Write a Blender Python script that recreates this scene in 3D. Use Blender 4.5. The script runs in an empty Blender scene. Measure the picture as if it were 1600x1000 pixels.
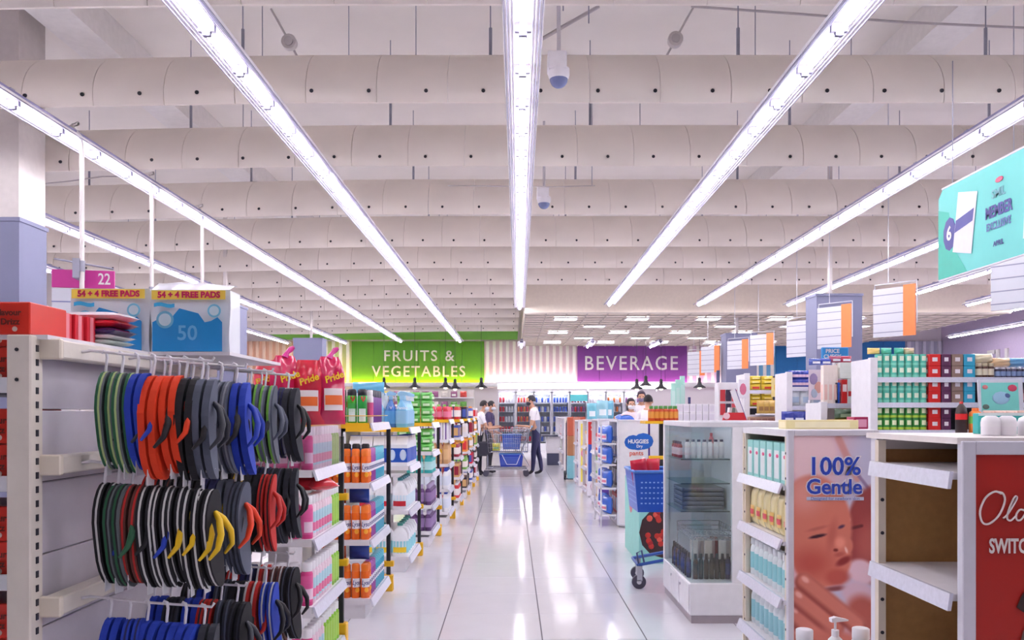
import bpy, math, random
from mathutils import Vector, Matrix
random.seed(7)
R = math.radians
scn = bpy.context.scene
COL = scn.collection
# ------------------------------------------------------------------ camera, world, exposure
F = 1300.0; H = 1.30                       # focal length in pixels of a 1600 px frame, camera height
cam_d = bpy.data.cameras.new('camera'); cam = bpy.data.objects.new('camera', cam_d); COL.objects.link(cam)
cam.location = (0, 0, H); cam.rotation_euler = (R(90), 0, 0)
cam_d.sensor_width = 36; cam_d.lens = 36 * F / 1600; cam_d.shift_y = 146 / 1600
cam_d.clip_start = .05; cam_d.clip_end = 200
scn.camera = cam
scn.view_settings.view_transform = 'Standard'; scn.view_settings.look = 'None'
scn.view_settings.gamma = 1; scn.view_settings.use_curve_mapping = False
scn.view_settings.exposure = 1.0
TUBE_E = 26.0; PANEL_E = 5.0
cy = scn.cycles; cy.max_bounces = 6; cy.diffuse_bounces = 4; cy.glossy_bounces = 3; cy.transmission_bounces = 3; cy.transparent_max_bounces = 12; cy.use_light_tree = False
cy.caustics_reflective = False; cy.caustics_refractive = False; cy.sample_clamp_indirect = 8
wd = bpy.data.worlds.new('world'); scn.world = wd; wd.use_nodes = True
wd.node_tree.nodes['Background'].inputs[0].default_value = (.92, .93, 1, 1)
wd.node_tree.nodes['Background'].inputs[1].default_value = .3
def W(x, y, Y):                             # a point of the place at distance Y, read off the photograph
    return Vector(((x - 800) * Y / F, Y, H - (y - 646) * Y / F))
def PX(x, Y): return (x - 800) * Y / F
def PZ(y, Y): return H - (y - 646) * Y / F
# ------------------------------------------------------------------ materials
MATS = {}
def lin(c):
    return tuple(((v / 255) / 12.92 if v / 255 < .04045 else ((v / 255 + .055) / 1.055) ** 2.4) for v in c)
def M(name, c, rough=.5, metal=0, emit=0, var=.05, scale=14, trans=0, alpha=1, bump=0, spec=.5, coat=0, bscale=None, sss=0):
    if name in MATS: return MATS[name]
    m = bpy.data.materials.new(name); MATS[name] = m; m.use_nodes = True
    nt = m.node_tree; b = nt.nodes['Principled BSDF']; L = lin(c)
    b.inputs['Roughness'].default_value = rough; b.inputs['Metallic'].default_value = metal
    b.inputs['Specular IOR Level'].default_value = spec
    if coat: b.inputs['Coat Weight'].default_value = coat; b.inputs['Coat Roughness'].default_value = .08
    if trans: b.inputs['Transmission Weight'].default_value = trans
    if alpha < 1: b.inputs['Alpha'].default_value = alpha
    if emit:
        b.inputs['Emission Color'].default_value = (*L, 1); b.inputs['Emission Strength'].default_value = emit
    if var and not trans:
        tc = nt.nodes.new('ShaderNodeTexCoord'); nz = nt.nodes.new('ShaderNodeTexNoise'); nz.inputs['Scale'].default_value = scale
        nz.inputs['Detail'].default_value = 3
        mr = nt.nodes.new('ShaderNodeMapRange'); mr.inputs['To Min'].default_value = 1 - var * 1.6; mr.inputs['To Max'].default_value = 1 + var * 1.6
        mx = nt.nodes.new('ShaderNodeMix'); mx.data_type = 'RGBA'; mx.blend_type = 'MULTIPLY'; mx.inputs['Factor'].default_value = 1
        mx.inputs['A'].default_value = (*L, 1)
        nt.links.new(tc.outputs['Object'], nz.inputs['Vector']); nt.links.new(nz.outputs['Fac'], mr.inputs['Value'])
        nt.links.new(mr.outputs['Result'], mx.inputs['B']); nt.links.new(mx.outputs['Result'], b.inputs['Base Color'])
        if bump:
            n2 = nt.nodes.new('ShaderNodeTexNoise'); n2.inputs['Scale'].default_value = bscale or scale * 3; n2.inputs['Detail'].default_value = 4
            bp = nt.nodes.new('ShaderNodeBump'); bp.inputs['Strength'].default_value = bump; bp.inputs['Distance'].default_value = .01
            nt.links.new(tc.outputs['Object'], n2.inputs['Vector'])
            nt.links.new(n2.outputs['Fac'], bp.inputs['Height']); nt.links.new(bp.outputs['Normal'], b.inputs['Normal'])
    else:
        b.inputs['Base Color'].default_value = (*L, 1)
    return m
def C(c, rough=.45, **k):                   # a plain plastic or print of one colour
    return M('surface_%d_%d_%d_%d' % (*c, int(rough * 100)) + ''.join('_%s%g' % (a[:2], v) for a, v in sorted(k.items())), c, rough, **k)
WHITE = C((228, 225, 230), .4); CREAM = M('cream_steel', (226, 218, 206), .45, bump=.05); STEEL = M('shelf_steel', (228, 224, 228), .35)
CHROME = M('chrome_wire', (190, 192, 200), .2, metal=.9, var=0); BLACK = C((28, 26, 36), .5); DARK = C((44, 42, 52), .6)
YEL = C((240, 184, 28), .4); GREYC = C((150, 150, 166), .5); STRIP = M('price_strip', (222, 222, 236), .25, var=.08, scale=60)
def glass(name, c=(235, 245, 248), mix=.12, rough=.03, fres=True):    # thin sheet: mostly clear, a share of gloss
    if name in MATS: return MATS[name]
    m = bpy.data.materials.new(name); MATS[name] = m; m.use_nodes = True; nt = m.node_tree
    for n in list(nt.nodes):
        if n.type != 'OUTPUT_MATERIAL': nt.nodes.remove(n)
    out = [n for n in nt.nodes if n.type == 'OUTPUT_MATERIAL'][0]
    t = nt.nodes.new('ShaderNodeBsdfTransparent'); t.inputs[0].default_value = (*lin(c), 1)
    g = nt.nodes.new('ShaderNodeBsdfGlossy'); g.inputs['Roughness'].default_value = rough; g.inputs[0].default_value = (1, 1, 1, 1)
    x = nt.nodes.new('ShaderNodeMixShader'); fr = nt.nodes.new('ShaderNodeFresnel'); fr.inputs[0].default_value = 1.12
    ad = nt.nodes.new('ShaderNodeMath'); ad.operation = 'ADD'; ad.inputs[1].default_value = mix; ad.use_clamp = True
    
    if fres: nt.links.new(fr.outputs[0], ad.inputs[0])
    else: ad.inputs[0].default_value = 0
    nt.links.new(ad.outputs[0], x.inputs[0])
    nt.links.new(t.outputs[0], x.inputs[1]); nt.links.new(g.outputs[0], x.inputs[2]); nt.links.new(x.outputs[0], out.inputs[0])
    return m
GLASS = glass('shelf_glass', (244, 249, 249), .06, fres=False); WRAP = glass('shrink_wrap', (250, 244, 250), .12, .22)
# ------------------------------------------------------------------ mesh building
class MB:
    def __init__(s): s.v = []; s.f = []; s.m = []; s.s = []
    def add(s, vs, fs, m=0, smooth=False):
        n = len(s.v); s.v += [tuple(v) for v in vs]
        for f in fs: s.f.append(tuple(i + n for i in f)); s.m.append(m); s.s.append(smooth)
        return s
    def box(s, x0, x1, y0, y1, z0, z1, m=0):
        return s.add([(x0, y0, z0), (x1, y0, z0), (x1, y1, z0), (x0, y1, z0), (x0, y0, z1), (x1, y0, z1), (x1, y1, z1), (x0, y1, z1)],
                     [(3, 2, 1, 0), (4, 5, 6, 7), (0, 1, 5, 4), (1, 2, 6, 5), (2, 3, 7, 6), (3, 0, 4, 7)], m)
    def rbox(s, x0, x1, y0, y1, z0, z1, r=.004, m=0):          # a box with chamfered edges
        vs = []; idx = {}
        for i, x in enumerate((x0, x1)):
            for j, y in enumerate((y0, y1)):
                for k, z in enumerate((z0, z1)):
                    sx, sy, sz = (1 - 2 * i), (1 - 2 * j), (1 - 2 * k)
                    for a, p in enumerate(((x, y + sy * r, z + sz * r), (x + sx * r, y, z + sz * r), (x + sx * r, y + sy * r, z))):
                        idx[i, j, k, a] = len(vs); vs.append(p)
        fs = []
        g = lambda *q: [idx[t] for t in q]
        for i in (0, 1):
            q = g((i, 0, 0, 0), (i, 1, 0, 0), (i, 1, 1, 0), (i, 0, 1, 0)); fs.append(q if i else q[::-1])
            q = g((0, i, 0, 1), (1, i, 0, 1), (1, i, 1, 1), (0, i, 1, 1)); fs.append(q[::-1] if i else q)
            q = g((0, 0, i, 2), (1, 0, i, 2), (1, 1, i, 2), (0, 1, i, 2)); fs.append(q if i else q[::-1])
        for a in (0, 1):
            for b in (0, 1):
                q = g((a, b, 0, 0), (a, b, 0, 1), (a, b, 1, 1), (a, b, 1, 0)); fs.append(q if (a ^ b) == 0 else q[::-1])
                q = g((a, 0, b, 0), (a, 0, b, 2), (a, 1, b, 2), (a, 1, b, 0)); fs.append(q if (a ^ b) else q[::-1])
                q = g((0, a, b, 1), (0, a, b, 2), (1, a, b, 2), (1, a, b, 1)); fs.append(q if (a ^ b) == 0 else q[::-1])
                for c in (0, 1):
                    q = g((a, b, c, 0), (a, b, c, 1), (a, b, c, 2)); fs.append(q[::-1] if (a ^ b ^ c) == 0 else q)
        return s.add(vs, fs, m)
    def cyl(s, p0, p1, r0, r1=None, n=10, m=0, caps=True):
        p0 = Vector(p0); p1 = Vector(p1); r1 = r0 if r1 is None else r1
        d = (p1 - p0).normalized(); a = d.orthogonal().normalized(); b = d.cross(a)
        vs = []
        for p, r in ((p0, r0), (p1, r1)):
            for i in range(n):
                t = 2 * math.pi * i / n; vs.append(p + (a * math.cos(t) + b * math.sin(t)) * r)
        s.add(vs, [(i, (i + 1) % n, n + (i + 1) % n, n + i) for i in range(n)], m, True)
        if caps: s.add(vs, [tuple(range(n))[::-1], tuple(range(n, 2 * n))], m)
        return s
    def lathe(s, prof, n=14, m=0, c=(0, 0, 0), sy=1.0):          # prof: (r, z), upward
        vs = []; cx, cy, cz = c
        for r, z in prof:
            for i in range(n):
                t = 2 * math.pi * i / n; vs.append((cx + r * math.cos(t), cy + sy * r * math.sin(t), cz + z))
        fs = [(k * n + i, k * n + (i + 1) % n, (k + 1) * n + (i + 1) % n, (k + 1) * n + i) for k in range(len(prof) - 1) for i in range(n)]
        s.add(vs, fs, m, True)
        s.add(vs[:n], [tuple(range(n))[::-1]], m); s.add(vs[-n:], [tuple(range(n))], m)
        return s
    def tube(s, path, r, n=6, m=0):
        P = [Vector(p) for p in path]; rings = []; a = None
        for i, p in enumerate(P):
            d = (P[min(i + 1, len(P) - 1)] - P[max(i - 1, 0)]).normalized()
            a = (d.orthogonal() if a is None else a - d * a.dot(d)).normalized(); b = d.cross(a)
            rr = r[i] if isinstance(r, (list, tuple)) else r
            rings += [p + (a * math.cos(2 * math.pi * k / n) + b * math.sin(2 * math.pi * k / n)) * rr for k in range(n)]
        q = len(P)
        s.add(rings, [(j * n + k, j * n + (k + 1) % n, (j + 1) * n + (k + 1) % n, (j + 1) * n + k) for j in range(q - 1) for k in range(n)], m, True)
        return s.add(rings, [tuple(range(n))[::-1], tuple(range((q - 1) * n, q * n))], m)
    def prism(s, poly, a, b, ax='y', m=0):                      # poly in the plane across the axis
        f = {'y': lambda p, t: (p[0], t, p[1]), 'x': lambda p, t: (t, p[0], p[1]), 'z': lambda p, t: (p[0], p[1], t)}[ax]
        n = len(poly); vs = [f(p, a) for p in poly] + [f(p, b) for p in poly]
        s.add(vs, [(i, (i + 1) % n, n + (i + 1) % n, n + i) for i in range(n)], m)
        return s.add(vs, [tuple(range(n))[::-1], tuple(range(n, 2 * n))], m)
    def ball(s, c, rx, ry, rz, n=12, k=8, m=0, lo=-1.0, hi=1.0):
        vs = []; a0 = math.asin(lo); a1 = math.asin(hi)
        for j in range(k + 1):
            t = a0 + (a1 - a0) * j / k
            for i in range(n):
                u = 2 * math.pi * i / n
                vs.append((c[0] + rx * math.cos(t) * math.cos(u), c[1] + ry * math.cos(t) * math.sin(u), c[2] + rz * math.sin(t)))
        fs = [(j * n + i, j * n + (i + 1) % n, (j + 1) * n + (i + 1) % n, (j + 1) * n + i) for j in range(k) for i in range(n)]
        s.add(vs, fs, m, True)
        if lo > -1: s.add(vs[:n], [tuple(range(n))[::-1]], m)
        if hi < 1: s.add(vs[-n:], [tuple(range(n))], m)
        return s
    def grid(s, fn, nu, nv, m=0, smooth=True):                  # fn(u, v) in 0..1
        vs = [fn(i / nu, j / nv) for j in range(nv + 1) for i in range(nu + 1)]
        return s.add(vs, [(j * (nu + 1) + i, j * (nu + 1) + i + 1, (j + 1) * (nu + 1) + i + 1, (j + 1) * (nu + 1) + i) for j in range(nv) for i in range(nu)], m, smooth)
    def move(s, d, start=0):
        s.v[start:] = [(x + d[0], y + d[1], z + d[2]) for x, y, z in s.v[start:]]; return s
    def xform(s, mat, start=0):
        s.v[start:] = [tuple(mat @ Vector(p)) for p in s.v[start:]]; return s
    def mesh(s, name, mats):
        me = bpy.data.meshes.new(name); me.from_pydata(s.v, [], s.f)
        for m in (mats if isinstance(mats, (list, tuple)) else [mats]): me.materials.append(m)
        me.polygons.foreach_set('material_index', s.m); me.polygons.foreach_set('use_smooth', s.s); me.validate(); me.update()
        return me
def OB(name, data, parent=None, loc=None, rot=None, label=None, cat=None, group=None, kind=None):
    o = bpy.data.objects.new(name, data); COL.objects.link(o)
    if parent is not None: o.parent = parent
    if loc is not None: o.location = loc
    if rot is not None: o.rotation_euler = rot if isinstance(rot, (tuple, list)) else (0, 0, rot)
    if label: o['label'] = label
    if cat: o['category'] = cat
    if group: o['group'] = group
    if kind: o['kind'] = kind
    return o
def MK(name, mb, mats, parent=None, **k): return OB(name, mb.mesh(name, mats), parent, **k)
def T(name, label, cat, loc=(0, 0, 0), rot=None, group=None): return OB(name, None, None, loc, rot, label, cat, group)
def ST(name, mb, mats, parent=None, label=None, cat=None): return MK(name, mb, mats, parent, kind=None if parent else 'structure', label=label, cat=cat)
TXT = {}
def text(s, size, bold=0, ext=.0006, sx=1.0, wrap=0, align='CENTER', shear=0, space=1.0):  # lettering as a mesh in the XZ plane, facing -Y
    key = (s, size, bold, ext, sx, wrap, align, shear, space)
    if key in TXT: return TXT[key]
    cu = bpy.data.curves.new('lettering', 'FONT'); cu.body = s; cu.size = size; cu.align_x = align; cu.align_y = 'CENTER'
    cu.extrude = ext; cu.offset = bold; cu.resolution_u = 3; cu.shear = shear; cu.space_line = .85; cu.space_character = space
    ob = bpy.data.objects.new('lettering', cu); me = bpy.data.meshes.new_from_object(ob)
    bpy.data.objects.remove(ob); bpy.data.curves.remove(cu)
    for v in me.vertices:
        x, y, z = v.co; x *= sx
        if wrap: rr = wrap + z; v.co = (rr * math.sin(x / wrap), -rr * math.cos(x / wrap), y)
        else: v.co = (x, -z, y)
    TXT[key] = me; return me
def TX(name, s, size, mat, parent, loc, rot=None, **k):
    me = text(s, size, **k).copy(); me.materials.clear(); me.materials.append(mat)
    return OB(name, me, parent, loc, rot)
PROTO = {}
def proto(key, fn):
    if key not in PROTO: PROTO[key] = fn()
    return PROTO[key]
def spawn(name, pr, loc, label, cat, group=None, rz=0, sc=1, rot=None):    # pr: (root mesh, [(part name, mesh, [(sub-part, mesh)])])
    o = OB(name, pr[0], None, loc, rot if rot is not None else (0, 0, rz), label, cat, group)
    if sc != 1: o.scale = (sc, sc, sc) if not isinstance(sc, tuple) else sc
    for p in pr[1]:
        c = OB(p[0], p[1], o)
        for q in (p[2] if len(p) > 2 else []): OB(q[0], q[1], c)
    return o
# ------------------------------------------------------------------ the shell
SLAB = M('ceiling_paint', (240, 234, 228), .8, var=.03, scale=2)
BAFF = M('baffle_sheet', (244, 235, 227), .75, var=.06, scale=1.5)
WALLP = M('wall_paint', (222, 214, 218), .7, var=.03, scale=2)
TILE = M('polished_tile', (226, 224, 231), .10, var=.025, scale=5, spec=.5)
GROUT = M('grout', (112, 108, 116), .8)
XL, XR, YN, YF, ZC = -13.0, 16.0, -4.0, 31.0, 5.6
fl = ST('floor', MB().box(XL, XR, YN, YF, -.2, -.004), GROUT, label='glossy white porcelain tile floor')
tx0 = .175 - .6 * 4
tmesh = MB().rbox(-.2965, .2965, -.2988, .2988, -.012, 0, .0012).mesh('tile', TILE)
cols = range(1, 7); rows = range(4, 50)
for i in cols:
    for j in rows:
        t = OB('tile', tmesh, fl, (tx0 + .6 * i + .3, j * .6 + .3, 0))
        t.rotation_euler = (random.gauss(0, .0011), random.gauss(0, .0009), 0)
rest = MB()
for i in range(int((XL - tx0) / .6) + 1, int((XR - tx0) / .6)):
    for j in range(-6, 51):
        if i in cols and j in rows: continue
        x, y = tx0 + .6 * i, j * .6
        rest.add([(x + .0035, y + .0012, 0), (x + .5965, y + .0012, 0), (x + .5965, y + .5988, 0), (x + .0035, y + .5988, 0)], [(0, 1, 2, 3)])
MK('tile_field', rest, TILE, fl, kind='stuff')
ST('ceiling', MB().box(XL, XR, YN, YF, ZC, ZC + .2), SLAB, label='white concrete slab above the hanging baffles')
ST('wall_left', MB().box(XL - .2, XL, YN, YF, 0, ZC), WALLP)
ST('wall_right', MB().box(XR, XR + .2, YN, YF, 0, ZC), M('lilac_wall', (196, 180, 208), .7))
ST('wall_front', MB().box(XL, XR, YN - .2, YN, 0, ZC), M('front_wall_paint', (150, 144, 150), .7))
wb = ST('wall_back', MB().box(XL, XR, YF, YF + .2, 0, ZC), WALLP)
for k, x in enumerate((-4.55, 4.55)):
    ST('beam_%d' % (k + 1), MB().box(x - .22, x + .22, YN, 29, ZC - .35, ZC), M('beam_paint', (238, 234, 232), .8))
# columns
COLP = M('column_paint', (122, 124, 152), .6, var=.04, scale=3); COLW = M('column_upper', (214, 206, 204), .8)
for k, (x, y, s) in enumerate(((-5, 8.44, -1), (-5, 15.2, -1), (-5, 21.9, -1), (5.05, 13.8, 1), (5.3, 20.6, 1), (5.05, 7.1, 1), (-5, 1.7, -1))):
    x0, x1 = (x - .76, x) if s < 0 else (x, x + .76)
    c = ST('column_%d' % (k + 1), MB().box(x0, x1, y, y + .5, 0, 3.25), COLP, label='blue-grey painted concrete column')
    MK('cap', MB().box(x0 - .015, x1 + .015, y - .015, y + .515, 3.25, 3.29), COLP, c)
    if y < 9 and s < 0: MK('upper_shaft', MB().box(x0 + .01, x1 - .01, y + .01, y + .49, 3.29, ZC), COLW, c)
    else: MK('upper_shaft', MB().box(x0 + .35, x1 - .35, y + .38, y + .44, 3.29, ZC), COLW, c)
# hanging curved ceiling baffles with vent holes
nozm = MB().cyl((0, .02, .01), (0, -.012, -.003), .017, n=8).mesh('vent_nozzle', BLACK)
rodm = MB().cyl((0, 0, -.02), (0, 0, ZC - 4.62 + .13), .006, n=5).cyl((0, 0, 0), (0, 0, .26), .016, n=6).mesh('hanger_rod', GREYC)
def baffle(yb, x0, x1, n):
    pr = []
    for k in range(13):                     # bulges towards the aisle's near end
        t = k / 12; a = t * math.pi / 2
        pr.append((yb + .44 * (1 - math.cos(a)) ** 1.15 - .05 * math.sin(t * math.pi), 4.02 + .60 * math.sin(a) ** 1.0 * (.55 + .45 * t)))
    inner = [(y + .03, z + .004) for y, z in pr[::-1]]
    prof = pr + inner
    root = T('ceiling_baffle', 'curved white ceiling baffle, %s from the till end' % n, 'ceiling baffle', (0, 0, 0), group='curved ceiling baffles')
    mb = MB(); w = .62; x = x0; q = len(prof)
    sag = lambda X: -.10 * max(0, min(1, (-1.6 - X) / 5)) ** 1.3
    pm = None
    xs = []
    while x < x1 - .05: xs.append(x); x += w
    for i, x in enumerate(xs):
        e = min(x + w - .006, x1)
        vs = [(x, y, z + sag(x)) for y, z in prof] + [(e, y, z + sag(e)) for y, z in prof]
        m = MB().add(vs, [(j, j + 1, q + j + 1, q + j) for j in range(q - 1)], 0, True)
        m.add(vs, [(q - 1, 0, q, 2 * q - 1)], 0)
        m.add(vs, [tuple(range(q))[::-1], tuple(range(q, 2 * q))], 0)
        MK('panel', m, BAFF, root)
    x = x0 + .25
    while x < x1:
        OB('vent_nozzle', nozm, root, (x, pr[2][0], pr[2][1] + sag(x))); x += .5
    
    x = x0 + .9
    while x < x1:
        OB('hanger_rod', rodm, root, (x, pr[-1][0] + .01, pr[-1][1] + sag(x))); x += 2.3
ORD = ['first', 'second', 'third', 'fourth', 'fifth', 'sixth', 'seventh', 'eighth', 'ninth', 'tenth', 'eleventh', 'twelfth', 'thirteenth']
yb = [5.53, 7.28, 9.14, 11.36, 13.55] + [13.55 + 2.0 * k for k in range(1, 8)]
for k, y in enumerate(yb):
    x0 = -9.2 if y > 8.9 else -8.0
    baffle(y, x0, 10.4 if y < 19 else .2, ORD[k])
# dropped ceiling on the drinks side with square light panels
dc = ST('ceiling_dropped', MB().box(.31, 12, 20, 29.8, 3.72, 4.15), M('bulkhead_paint', (226, 214, 200), .8), label='dropped tile ceiling with square light panels')
MK('fascia', MB().box(.31, 12, 20.0, 20.1, 4.15, ZC - .02), MATS['bulkhead_paint'], dc)
tb = MB()
for k in range(20): tb.box(.31, 12, 20 + .5 * k - .012, 20 + .5 * k + .012, 3.70, 3.73)
for k in range(24): tb.box(.33 + .5 * k - .012, .33 + .5 * k + .012, 20, 29.8, 3.70, 3.725)
MK('ceiling_grid', tb, C((190, 180, 172), .7), dc)
PANEL = M('light_panel', (255, 250, 255), .5, emit=PANEL_E, var=0)
lp = MB().box(-.27, .27, -.2, .2, 3.675, 3.705).mesh('diffuser', PANEL); lf = MB()
for a in ((-.3, .3, -.23, -.2), (-.3, .3, .2, .23), (-.3, -.27, -.2, .2), (.27, .3, -.2, .2)): lf.box(*a, 3.67, 3.708)
lfm = lf.mesh('frame', WHITE)
n = 0
for j in range(5):
    for i in range(5):
        x = 1.35 + 1.8 * i + (.9 if j % 2 else 0); y = 21.0 + 1.75 * j
        if x > 9.5: continue
        t = T('ceiling_panel_light', 'glowing ceiling panel, %s row back, %s from the centre tubes' % (ORD[j], ORD[i]), 'ceiling light', (x, y, 0), group='light panels of the dropped ceiling')
        OB('diffuser', lp, t); OB('frame', lfm, t)
# green slatted ceiling before the back wall
GRN = M('green_slat', (104, 170, 62), .6)
gs = T('slatted_ceiling', 'lime green slatted ceiling strip in front of the produce sign', 'ceiling')
sm = MB().box(-8.5, .2, -.03, .03, 0, .09).mesh('slat', GRN)
for k in range(12): OB('slat', sm, gs, (0, 28.35 + .22 * k, 4.03))
for k, x in enumerate((-7, -5.2, -3.4, -1.6)): MK('carrier_rail', MB().box(x - .04, x + .04, 28.3, 30.9, 4.12, 4.18), GRN, gs)
sm2 = MB().box(.4, 12, -.03, .03, 0, .07).mesh('slat', GRN)
gs2 = T('slatted_ceiling', 'thin green slatted strip above the purple and blue signs', 'ceiling')
for k in range(4): OB('slat', sm2, gs2, (0, 29.95 + .22 * k, 3.95))
# ------------------------------------------------------------------ fluorescent rows
REFL = M('reflector_white', (206, 204, 220), .4, var=0)
_nt = REFL.node_tree; _o = [n for n in _nt.nodes if n.type == 'OUTPUT_MATERIAL'][0]; _b = _nt.nodes['Principled BSDF']
_t = _nt.nodes.new('ShaderNodeBsdfTranslucent'); _t.inputs[0].default_value = (.98, .96, .94, 1); _x = _nt.nodes.new('ShaderNodeMixShader'); _x.inputs[0].default_value = .75
_nt.links.new(_b.outputs[0], _x.inputs[1]); _nt.links.new(_t.outputs[0], _x.inputs[2]); _nt.links.new(_x.outputs[0], _o.inputs[0]); TUBE = M('fluorescent_tube', (252, 248, 255), .3, emit=TUBE_E, var=0)
HOUS = M('fixture_housing', (120, 116, 150), .5)
SK = 10 / F; LH = H + 2.53; SP = .663
tubem = MB().cyl((0, .015, 0), (0, SP - .03, 0), .019, n=6).mesh('tube', TUBE); TUBE.cycles.emission_sampling = 'FRONT'
holdm = MB().box(-.055, .055, -.016, .016, -.01, .05).box(-.026, .026, -.018, .018, -.036, -.01).mesh('lampholder', C((120, 114, 140), .5))
clipm = MB().box(-.02, .02, -.03, .03, 0, .025).mesh('suspension_clip', GREYC)
def light_row(X0, y0, y1, label, z=LH):
    n = int(round((y1 - y0) / SP)); L = n * SP
    root = T('fluorescent_light_row', label, 'ceiling light', (X0 + y0 * SK, y0, z), (0, 0, -SK), group='rows of fluorescent tubes')
    outer = [(-.135, .022), (-.1, .042), (-.05, .062), (.05, .062), (.1, .042), (.135, .022)]
    inner = [(x * .94, zz - .012) for x, zz in outer]
    sec = outer + inner[::-1]
    MK('reflector', MB().prism([(x, zz) for x, zz in sec], 0, L, 'y'), REFL, root)
    rb = MB()
    for s in (-1, 1):
        for t in (.2, .45, .7, .95):
            a = (inner[2][0] * (1 - t) + inner[0][0] * t); zz = inner[2][1] * (1 - t) + inner[0][1] * t
            rb.box(s * a - .003, s * a + .003, 0, L, zz - .014, zz - .004)
    MK('reflector_ribs', rb, C((130, 126, 150), .4), root)
    MK('housing', MB().box(-.045, .045, 0, L, 0.062, .10), HOUS, root)
    for k in range(n):
        OB('tube', tubem, root, (0, k * SP, -.012))
        OB('lampholder', holdm, root, (0, k * SP, .0))
    OB('lampholder', holdm, root, (0, L, 0))
    y = .6
    while y < L:
        OB('suspension_clip', clipm, root, (0, y, .10)); y += 1.0
RL = {-4: 'outermost row of ceiling tubes beyond the blue-grey columns on the flip-flop side', -3: 'row of ceiling tubes running just beside the flip-flop side columns',
      -2: 'row of ceiling tubes carrying the white bent conduits', -1: 'row of ceiling tubes ending above the green produce sign',
      0: 'row of ceiling tubes straight above the middle of the aisle', 1: 'row of ceiling tubes over the glass cabinet side, next to the centre row',
      2: 'row of ceiling tubes passing in front of the teal banner', 3: 'row of ceiling tubes ending just before the upright price-check column',
      4: 'row of ceiling tubes passing behind the teal banner', 5: 'short-looking row of ceiling tubes below the teal banner'}
for k in range(-4, 6):
    y1 = {-4: 30, -3: 30, -2: 29.7, -1: 29.3, 0: 20.3}.get(k, 19.4)
    light_row(2.09 * k + .03, .2, y1, RL[k])
light_row(12.1, 15, 27.9, 'distant row of ceiling tubes along the lilac side wall, upper one')
light_row(14.3, 15, 27.9, 'distant row of ceiling tubes along the lilac side wall, lower one')
for x, l in ((.1, 'short tube fixture at the corner of the dropped ceiling'), (2.35, 'short tube fixture above the letter B of the purple sign'),
             (4.5, 'short tube fixture above the end of the purple sign'), (6.6, 'short tube fixture above the striped wall beside the purple sign')):
    light_row(x, 26.4, 28.4, l, 3.56)
# ------------------------------------------------------------------ back wall signs
def sign_wall(x0, x1, z0, z1, mat, label, words=None, wm=None):
    t = T('wall_sign' if words else 'wall_panel', label, 'sign' if words else 'wall panel', ((x0 + x1) / 2, YF - .06, 0))
    w = x1 - x0; n = max(1, round(w / .82))
    pm = MB().rbox(-w / n / 2 + .004, w / n / 2 - .004, -.05, .05, z0, z1, .004).mesh('board', mat)
    for k in range(n): OB('board', pm, t, (-w / 2 + (k + .5) * w / n, 0, 0))
    for s, size, zz, xx, sx in words or []:
        TX('lettering', s, size, wm, t, (xx - (x0 + x1) / 2, -.07, zz), sx=sx, bold=.004, ext=.02, space=1.2)
    return t
z0, z1 = 2.42, 3.98
LET = C((222, 218, 216), .5)
GREENS = M('green_sign', (88, 152, 34), .6); PURP = M('purple_sign', (132, 64, 150), .6); BLUES = M('blue_sign', (34, 116, 184), .6)
sign_wall(-5.96, -1.03, z0, z1, GREENS, 'lime green wall sign reading FRUITS & VEGETABLES', [('FRUITS &', .56, 3.42, -3.46, 1.0), ('VEGETABLES', .56, 2.84, -3.46, .95)], LET)
sign_wall(2.43, 6.50, z0, z1, PURP, 'purple wall sign reading BEVERAGE', [('BEVERAGE', .74, 3.14, 4.42, .88)], LET)
sign_wall(9.8, 14.6, z0, z1, BLUES, 'bright blue plain wall panel behind the hanging boards')
def striped(x0, x1, base, bar, label):
    t = T('striped_panel', label, 'wall panel', ((x0 + x1) / 2, YF - .05, 0)); w = x1 - x0
    MK('backing', MB().box(-w / 2, w / 2, -.03, .03, z0, z1), base, t)
    n = int(w / .24); bm = MB().box(-.055, .055, -.1, -.03, z0, z1).mesh('batten', bar)
    for k in range(n): OB('batten', bm, t, (-w / 2 + (k + .5) * w / n, 0, 0))
CRB = C((232, 214, 200), .6); WB = C((244, 238, 234), .5)
striped(-1.03, 2.43, M('cream_lilac', (222, 196, 208), .6), WB, 'cream striped batten panel between the green and purple signs')
striped(-8.1, -5.96, M('cream_green', (196, 202, 140), .6), WB, 'pale green striped batten panel beside the green sign')
striped(-13, -8.1, M('salmon_panel', (226, 178, 152), .6), C((236, 204, 184), .6), 'salmon pink striped batten panel behind the grey column')
striped(6.50, 8.4, M('pink_lilac', (216, 186, 208), .6), WB, 'pink striped batten panel beyond the purple sign')
striped(8.4, 9.8, M('blue_stripe', (120, 180, 220), .6), WB, 'blue and white striped batten panel before the blue sign')
striped(14.6, 16, M('grey_stripe', (176, 176, 196), .6), C((214, 214, 226), .6), 'grey striped batten panel in the far corner')
def led(x0, x1, c, nm, e):
    t = T('light_strip', nm, 'light strip', ((x0 + x1) / 2, YF - .2, 0)); w = x1 - x0
    MK('channel', MB().box(-w / 2, w / 2, -.14, -.12, 2.30, 2.44).box(-w / 2, w / 2, -.14, .16, 2.28, 2.31), WHITE, t)
    MK('glow_strip', MB().box(-w / 2, w / 2, -.10, -.04, 2.33, 2.35), M('led_' + '_'.join(map(str, c)), c, .5, emit=e, var=0), t)
led(-8.1, -1.03, (255, 214, 40), 'warm yellow light strip washing up the green sign', 22)
led(-1.03, 2.4, (255, 236, 214), 'warm white light strip under the cream striped panel', 16)
led(2.4, 8.3, (255, 200, 214), 'rosy light strip under the purple sign', 7)
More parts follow.
